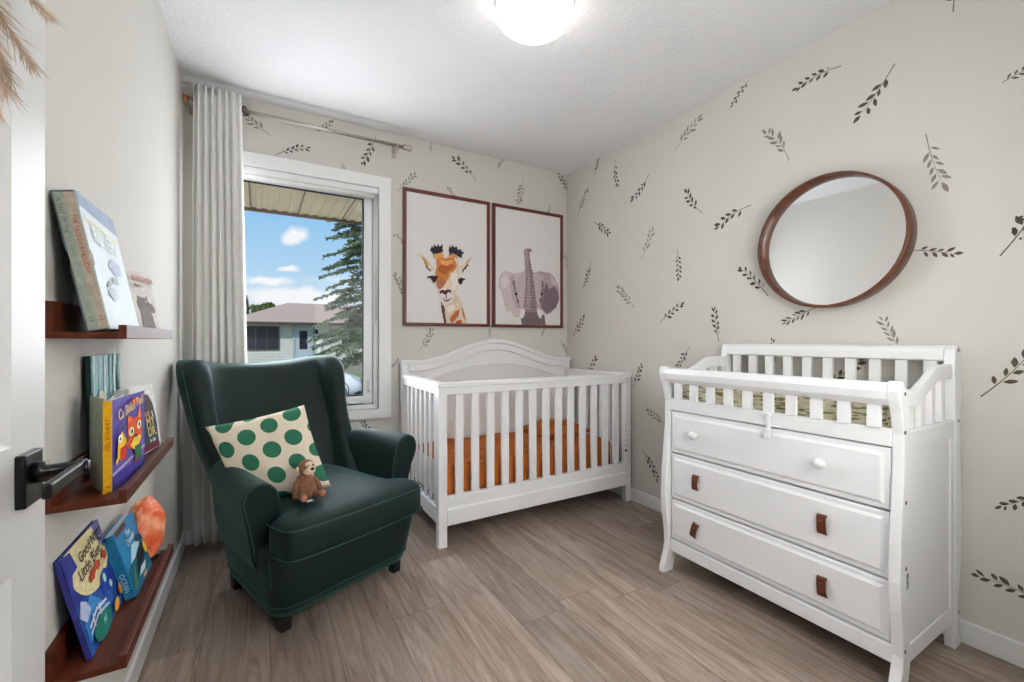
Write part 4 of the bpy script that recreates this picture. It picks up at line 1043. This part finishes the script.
# ------------------------------------------------------------------ outdoors
GZ = -.90
def outdoors():
    grass = mat('lawn_grass', (116,134,84), .95, .3, 3, .5, 20); road = mat('pale_asphalt', (168,166,164), .9, .08, 4)
    struct(MB().box((-60,3.02,GZ-.2),(80,13.6,GZ-.01)).build('ground_near', mat('pale_bounce_ground', (206,200,188), .95, .1, 20))); struct(MB().box((-60,13.6,GZ-.2),(80,17.0,GZ)).build('road', road)); struct(MB().box((-60,17.0,GZ-.2),(80,90,GZ+.0)).build('lawn', grass))  # unseen near ground made pale to bounce sun up to the soffit
    # own eave above the window
    sof = mat('beige_ribbed_soffit', (240,218,178), .6, .05, 6)
    b = MB(); ys = BY+.165; ye = 3.62; zs = 2.03
    x = -2.5; rib = .034
    k = 0
    while x < 4.4:
        dz = .0 if k % 2 else .006
        b.box((x, ys, zs+dz), (x+rib-.001, ye, zs+.02)); x += rib; k += 1
    s = struct(b.build('trim_1', sof))
    b = MB(); x = -2.5
    while x < 4.4:
        b.box((x-.004, ys, zs-.004), (x+.004, ye, zs)); x += rib*9
    b.build('soffit_joint', mat('soffit_joint_brown', (150,132,104), .6), s)
    b = MB(); b.box((-2.5, ye, zs-.02), (4.4, ye+.02, zs+.16)); b.box((-2.5, ye+.02, zs+.03), (4.4, ye+.12, zs+.15)); struct(b.build('trim_2', mat('brown_fascia', (120,104,84), .5)))
    b = MB(); b.prism([(-2.5, ye+.06, zs+.165), (-2.5, ye+.06, zs+.195), (-2.5, .6, 4.1), (-2.5, .6, 4.07)], (6.9,0,0)); struct(b.build('trim_3', mat('brown_shingle', (110,96,86), .9)))
    # house across the street
    YH = 27.7; x0, x1 = -1.15, 11.0; zb = GZ; ze = 2.02
    t = thing('bungalow', 'white sided bungalow with a brown hip roof across the street, seen through the window', 'house', (5, YH, GZ))
    wall = mat('white_lap_siding', (206,206,200), .7, .03, 3)
    b = MB(); z = zb+.62
    b.box((x0,YH+.03,zb+.6),(x1,YH+8,ze))
    while z < ze-.02: 
        b.prism([(x0-.01,YH+.03,z),(x0-.01,YH-.012,z),(x0-.01,YH+.012,z+.15),(x0-.01,YH+.03,z+.15)], (x1-x0+.02,0,0)); z += .15
    b.build('siding_walls', wall, t)
    MB().box((x0+.02,YH+.02,zb),(x1-.02,YH+7.98,zb+.61)).build('foundation', mat('grey_concrete', (150,146,140), .9, .1, 4), t)
    e = .55; zr = 4.05; rx = 3.9
    A = [(x0-e,YH-e,ze),(x1+e,YH-e,ze),(x1+e,YH+8+e,ze),(x0-e,YH+8+e,ze)]; r0, r1 = (1.6,YH+4,zr-.55), (x1-rx,YH+4,zr-.55)
    b = MB(); b.add(A+[r0,r1], [(0,1,5,4),(1,2,5),(2,3,4,5),(3,0,4),(0,3,2,1)])
    b.build('hip_roof', mat('taupe_shingles', (176,154,140), .95, .12, 9, stretch=(1,1,4)), t)
    b = MB(); b.box((x0-e-.03,YH-e-.04,ze-.10),(x1+e+.03,YH-e,ze+.06)); b.box((x0-e-.03,YH-e,ze-.10),(x0-e,YH+8.5,ze+.06)); b.build('gutter', mat('dark_brown_gutter', (84,66,58), .5), t)
    dk = mat('dark_house_window', (44,48,56), .15, .3, 2)
    def win(xa, xb, za, zc, fc):
        f = MB().box((xa-.06,YH-.05,za-.06),(xb+.06,YH+.02,zc+.06)).build('house_window', fc, t)
        MB().box((xa,YH-.055,za),(xb,YH-.049,zc)).build('pane', dk, f)
        b = MB(); w = (xb-xa)/3; b.box((xa+w-.02,YH-.062,za),(xa+w+.02,YH-.0545,zc)); b.box((xb-w-.02,YH-.062,za),(xb-w+.02,YH-.0545,zc)); b.build('mullion', fc, f)
        return f
    br = mat('dark_window_trim', (88,82,80), .5)
    win(-.70,.93,.58,1.79,br); win(4.35,5.1,.55,1.2,br)
    db = mat('pale_blue_door', (176,190,198), .5)
    d = MB().box((1.78,YH-.06,-.10),(2.62,YH+.02,1.92)).build('house_door', db, t)
    MB().box((2.0,YH-.066,.55),(2.42,YH-.059,1.62)).build('door_glass', dk, d)
    b = MB(); b.box((1.66,YH-.09,-.12),(1.78,YH+.02,2.0)); b.box((2.62,YH-.09,-.12),(2.74,YH+.02,2.0)); b.build('door_surround', mat('door_surround_grey', (170,178,182), .6), d)
    b = MB(); b.box((2.82,YH-.14,1.42),(2.98,YH-.01,1.70)); b.build('porch_lantern', BLACK, t, bevel=.02)
    b = MB(); b.box((1.3,YH-1.3,zb),(3.3,YH-.02,-.12)); b.box((1.5,YH-1.7,zb),(3.1,YH-1.3,-.40)); b.build('porch_step', mat('step_concrete', (176,174,170), .9), t)
    b = MB(); b.box((2.86,YH-1.24,-.12),(2.98,YH-1.12,.88)); b.box((2.78,YH-1.30,.88),(3.06,YH-1.06,.96)); b.build('porch_post', TRIM, t, bevel=.01)
    # trees
    def spruce():
        rnd = random.Random(21); c = onY(368, 380, 19.5); px, py = c.x, 19.5
        t = thing('spruce_tree', 'tall blue-green spruce in the yard across the street, right side of the window', 'tree', (px,py,GZ))
        MB().tube([(px,py,GZ),(px,py,3),(px+.05,py,13)], [.22,.16,.02], 10).build('trunk', mat('spruce_bark', (86,72,62), .95, .2, 20), t, smooth=True)
        b = MB(); b.keep = True; b.flatart = True
        z = .55
        while z < 12.8:
            R = 2.40*(1-(z-.2)/13.5)**.8
            for k in range(9):
                a = rnd.uniform(0, 2*PI); L = R*rnd.uniform(.72,1.08); zz = z+rnd.uniform(-.12,.12)
                d = Vector((math.cos(a), math.sin(a), 0)); s = Vector((-math.sin(a), math.cos(a), 0))
                M_ = int(7+L*5)
                for i in range(M_):
                    f = .18+.82*i/(M_-1); p = Vector((px,py,zz))+d*L*f+Vector((0,0,-.34*L*f*f+.20*L*max(0,f-.75)*f))
                    wl = (.50*L*(1.05-f)+.16)
                    for sd in (-1,1,0):
                        dr = (d*(.75 if sd else 1)+s*sd*.75+Vector((0,0,rnd.uniform(-.30,.0)))).normalized(); ln = wl*rnd.uniform(.6,1.05)*(.8 if sd else .5)
                        mc = max(2, int(ln/.10)); w = .055
                        for q in range(mc):
                            o = p+dr*ln*q/mc+Vector((0,0,-.05*(q/mc)))
                            for _ in range(2):
                                ax = (dr+Vector((rnd.uniform(-.7,.7),rnd.uniform(-.7,.7),rnd.uniform(-.55,.45)))).normalized()*rnd.uniform(.11,.19)
                                nn = ax.cross(Vector((rnd.uniform(-1,1),rnd.uniform(-1,1),rnd.uniform(-.5,1)))).normalized()*w*.5
                                b.add([o-nn*.5, o+nn*.5, o+ax*.6+nn, o+ax, o+ax*.6-nn], [(0,1,2,3,4)])
            z += .40
        b.build('needle_foliage', mat('spruce_needles', (124,140,112), .9, .35, 3), t)
    spruce()
    def bush(name, lab, px, py, Y, r, h, col, seed, trunk=1.2):
        rnd = random.Random(seed); c = onY(px, py, Y)
        t = thing(name, lab, 'tree', (c.x, Y, GZ))
        MB().tube([(c.x,Y,GZ),(c.x+.1,Y,c.z)], [.2,.1], 8).build('trunk', mat('tree_bark', (90,76,64), .95), t, smooth=True)
        b = MB(); b.keep = True; b.flatart = True
        for k in range(2600):
            d = Vector((rnd.gauss(0,1),rnd.gauss(0,1),rnd.gauss(0,1))).normalized()*rnd.uniform(.55,1)**.6; lump = 1+.25*math.sin(d.x*5+seed)*math.cos(d.z*4)
            o = Vector((c.x+d.x*r*lump, Y+d.y*r*lump, c.z+d.z*h*lump)); a = Vector((rnd.uniform(-1,1),rnd.uniform(-1,1),rnd.uniform(-1,1))).normalized()*.24; n2 = a.cross(Vector((rnd.random(),rnd.random(),rnd.random()))).normalized()*.11
            b.add([o-a, o-n2, o+a, o+n2], [(0,1,2,3)])
        b.build('leafy_crown', mat(name+'_leaves', col, .9, .3, 2), t)
    bush('garden_tree', 'round green tree top showing above the left part of the bungalow roof', 264, 312, 44, 1.1, .7, (96,112,66), 3)
    bush('tall_tree', 'dark narrow tree behind the bungalow, beside the curtain edge', 240, 312, 50, .7, 1.6, (74,90,66), 8)
outdoors()
def car():
    # parked car pointing right; x runs along the street
    fr = onY(358, 385, 15.6).x; Y0 = 14.75; W = 1.78; L = 4.35
    t = thing('parked_car', 'white parked car on the street, its front end showing beside the armchair wing', 'car', (fr-L/2, Y0+W/2, GZ))
    paint = mat('white_car_paint', (226,228,230), .2, .01, 2, coat=.6); gls = mat('car_glass', (30,36,42), .08); rub = mat('tyre_rubber', (26,26,27), .8); alloy = mat('alloy_wheel', (160,162,166), .3, metal=.8)
    def sec(x, zl, zh, inset, rz=.10):
        y0, y1 = Y0+inset, Y0+W-inset
        return [(x,y0+.10,zl),(x,y0,zl+.12),(x,y0,(zl+zh)/2),(x,y0+.04,zh-rz),(x,y0+.18,zh),(x,(y0+y1)/2,zh+.02),(x,y1-.18,zh),(x,y1-.04,zh-rz),(x,y1,(zl+zh)/2),(x,y1,zl+.12),(x,y1-.10,zl)]
    g = GZ
    S = [(0,.42,.60,.22),(.03,.26,.70,.14),(.16,.22,.78,.05),(.45,.20,.87,.01),(.9,.20,.93,0),(1.35,.20,.95,0),(2.4,.20,.95,0),(3.5,.20,.95,0),(4.05,.22,.94,.03),(4.30,.3,.90,.10),(4.35,.42,.8,.18)]
    b = MB(); b.loft([sec(fr-x, g+a, g+c, i) for x,a,c,i in S]); b.build('car_body', paint, t, smooth=True, bevel=.0)
    C = [(1.35,.94,.12),(1.85,1.12,.20),(2.2,1.21,.24),(3.0,1.23,.24),(3.7,1.18,.24),(4.2,.94,.16)]
    b = MB(); rows = []
    for x, h, i in C:
        y0, y1 = Y0+i*.5, Y0+W-i*.5; yt0, yt1 = Y0+i, Y0+W-i
        rows.append([(fr-x,y0,g+.92),(fr-x,yt0,g+h-.05),(fr-x,yt0+.12,g+h),(fr-x,yt1-.12,g+h),(fr-x,yt1,g+h-.05),(fr-x,y1,g+.92)])
    b.loft(rows); b.build('cabin', gls, t, smooth=True)
    b = MB(); b.loft([[(fr-x,Y0+i+.02,g+h-.03),(fr-x,Y0+i+.1,g+h+.012),(fr-x,Y0+W-i-.1,g+h+.012),(fr-x,Y0+W-i-.02,g+h-.03)] for x,h,i in C[2:5]]); b.build('car_roof', paint, t)
    for x in (.82, 3.42):
        for y, d in ((Y0-.005,-1),(Y0+W+.005,1)):
            w = MB().lathe([(.20,0),(.30,.0),(.325,.03),(.325,.17),(.30,.20),(.20,.20)], (fr-x, y, g+.326), (0,-d,0), 28).build('wheel', rub, t, smooth=False)
            b = MB(); b.lathe([(.198,-.003),(.19,.012),(.05,.006),(.04,-.006),(.001,-.006)], (fr-x, y, g+.326), (0,-d,0), 24)
            b.build('hub', alloy, w)
            b = MB(); b.lathe([(.36,-.004),(.385,-.004),(.385,.03),(.36,.03)], (fr-x, y, g+.34), (0,-d,0), 28, cap=False); b.build('wheel_arch', rub, w)
    for y in (Y0+.06, Y0+W-.42):
        b = MB(); b.prism([(fr-.16,y,g+.66),(fr-.05,y+.02,g+.66),(fr-.10,y+.02,g+.76),(fr-.36,y,g+.84)], (0,.34,0)); b.build('headlight', mat('headlight_lens', (180,186,192), .1, coat=.5), t, bevel=.01)
    b = MB(); b.box((fr-.06,Y0+.5,g+.46),(fr+.012,Y0+W-.5,g+.62)); b.build('grille', BLACK, t, bevel=.01)
    b = MB(); b.box((fr-.26,Y0+.10,g+.20),(fr-.02,Y0+W-.10,g+.30)); b.build('bumper_skirt', rub, t, bevel=.02)
    b = MB(); b.box((fr-1.55,Y0-.10,g+1.02),(fr-1.42,Y0+.08,g+1.16)); b.box((fr-1.55,Y0+W-.08,g+1.02),(fr-1.42,Y0+W+.10,g+1.16)); b.build('side_mirror', paint, t, bevel=.02)
car()

# ------------------------------------------------------------------ sky, sun and added fill lights
def sky():
    w = bpy.data.worlds.new('sky'); scene.world = w; w.use_nodes = True; nt = w.node_tree
    bg = nt.nodes['Background']; tc = node(nt, 'ShaderNodeTexCoord'); sx = node(nt, 'ShaderNodeSeparateXYZ'); nt.links.new(tc.outputs['Generated'], sx.inputs[0])
    rp = node(nt, 'ShaderNodeValToRGB'); e = rp.color_ramp.elements
    e[0].position = 0; e[0].color = lin((206,216,222)); e[1].position = .30; e[1].color = lin((136,194,240))
    for p_, c in ((.06,(214,228,238)),(.14,(176,214,242)),(1.0,(96,160,224))):
        k = e.new(p_); k.color = lin(c)
    nt.links.new(sx.outputs['Z'], rp.inputs['Fac'])
    mp = node(nt, 'ShaderNodeMapping'); mp.inputs['Scale'].default_value = (2.2,2.2,9); mp.inputs['Location'].default_value = (.35,.1,.2); nt.links.new(tc.outputs['Generated'], mp.inputs['Vector'])
    nz = node(nt, 'ShaderNodeTexNoise'); nz.inputs['Scale'].default_value = 1.6; nz.inputs['Detail'].default_value = 6; nt.links.new(mp.outputs[0], nz.inputs['Vector'])
    cr = node(nt, 'ShaderNodeValToRGB'); cr.color_ramp.elements[0].position = .52; cr.color_ramp.elements[0].color = (0,0,0,1); cr.color_ramp.elements[1].position = .66; cr.color_ramp.elements[1].color = (.9,.9,.9,1)
    nt.links.new(nz.outputs['Fac'], cr.inputs['Fac'])
    # one puffy cloud and two streaks at their place in the sky
    def blob(px, py, sx_, sz_):
        d = ray(px, py).normalized(); s = node(nt, 'ShaderNodeVectorMath', operation='SUBTRACT'); s.inputs[1].default_value = d; nt.links.new(tc.outputs['Generated'], s.inputs[0])
        add = node(nt, 'ShaderNodeVectorMath', operation='MULTIPLY_ADD'); n3 = node(nt, 'ShaderNodeTexNoise'); n3.inputs['Scale'].default_value = 14; n3.inputs['Detail'].default_value = 5; nt.links.new(tc.outputs['Generated'], n3.inputs['Vector'])
        nt.links.new(n3.outputs['Color'], add.inputs[0]); add.inputs[1].default_value = (.07,.07,.05); nt.links.new(s.outputs[0], add.inputs[2])
        sb = node(nt, 'ShaderNodeVectorMath', operation='SUBTRACT'); sb.inputs[1].default_value = (.035,.035,.025); nt.links.new(add.outputs[0], sb.inputs[0])
        m_ = node(nt, 'ShaderNodeVectorMath', operation='MULTIPLY'); m_.inputs[1].default_value = (1/sx_,1/sx_,1/sz_); nt.links.new(sb.outputs[0], m_.inputs[0])
        l = node(nt, 'ShaderNodeVectorMath', operation='LENGTH'); nt.links.new(m_.outputs[0], l.inputs[0])
        r = node(nt, 'ShaderNodeMapRange'); r.inputs['From Min'].default_value = 1.1; r.inputs['From Max'].default_value = .55; nt.links.new(l.outputs['Value'], r.inputs['Value']); return r.outputs[0]
    f = cr.outputs[0]
    for a in ((295,236,.026,.021),(290,270,.022,.008),(268,281,.05,.010),(300,297,.12,.022)):
        k = node(nt, 'ShaderNodeMath', operation='MAXIMUM'); nt.links.new(f, k.inputs[0]); nt.links.new(blob(*a), k.inputs[1]); f = k.outputs[0]
    mx = node(nt, 'ShaderNodeMix', data_type='RGBA'); nt.links.new(f, mx.inputs['Factor']); nt.links.new(rp.outputs[0], mx.inputs['A']); mx.inputs['B'].default_value = (.92,.94,.96,1)
    nt.links.new(mx.outputs['Result'], bg.inputs['Color']); bg.inputs['Strength'].default_value = 1.0
    s = bpy.data.lights.new('sun', 'SUN'); s.energy = 3.0; s.angle = .03; s.color = (1,.96,.9)
    so = bpy.data.objects.new('sun', s); COL.objects.link(so); so.rotation_euler = (math.radians(46), 0, math.radians(-42))
sky()
def fill_lights():
    a = bpy.data.lights.new('window_fill', 'AREA'); a.shape = 'RECTANGLE'; a.size = .78; a.size_y = 1.30; a.energy = WINDOW_FILL; a.color = (.91,.955,1)  # area light added inside the window opening to boost the light from outside
    o = bpy.data.objects.new('window_fill', a); COL.objects.link(o); o.location = (.246, BY-.03, 1.35); o.rotation_euler = (-1.60, 0, 0)
    f = bpy.data.lights.new('bounce_fill_spot', 'SPOT'); f.energy = SPOT_FILL; f.spot_size = math.radians(82); f.spot_blend = .5; f.shadow_soft_size = .12; f.color = (.95,.975,1)  # added spot, bounced off the front wall as fill; no fixture there
    o = bpy.data.objects.new('bounce_fill_spot', f); COL.objects.link(o); o.location = (.96, .80, 1.30); o.rotation_euler = (math.radians(-90), 0, 0)
WINDOW_FILL = 22.0; SPOT_FILL = 520.0
fill_lights()

# ------------------------------------------------------------------ camera and view
cd = bpy.data.cameras.new('camera'); cam = bpy.data.objects.new('camera', cd); COL.objects.link(cam)
cam.location = (0,0,CH); cam.rotation_euler = (PI/2, 0, -YAW)
cd.sensor_fit = 'HORIZONTAL'; cd.sensor_width = 36; cd.lens = FPX/1024*36; cd.shift_y = (CY-341)/1024*-1*-1
cd.clip_start = .02; cd.clip_end = 500
scene.camera = cam
vs = scene.view_settings
vs.view_transform = 'Standard'; vs.look = 'None'; vs.gamma = 1; vs.use_curve_mapping = False; vs.exposure = 0.0
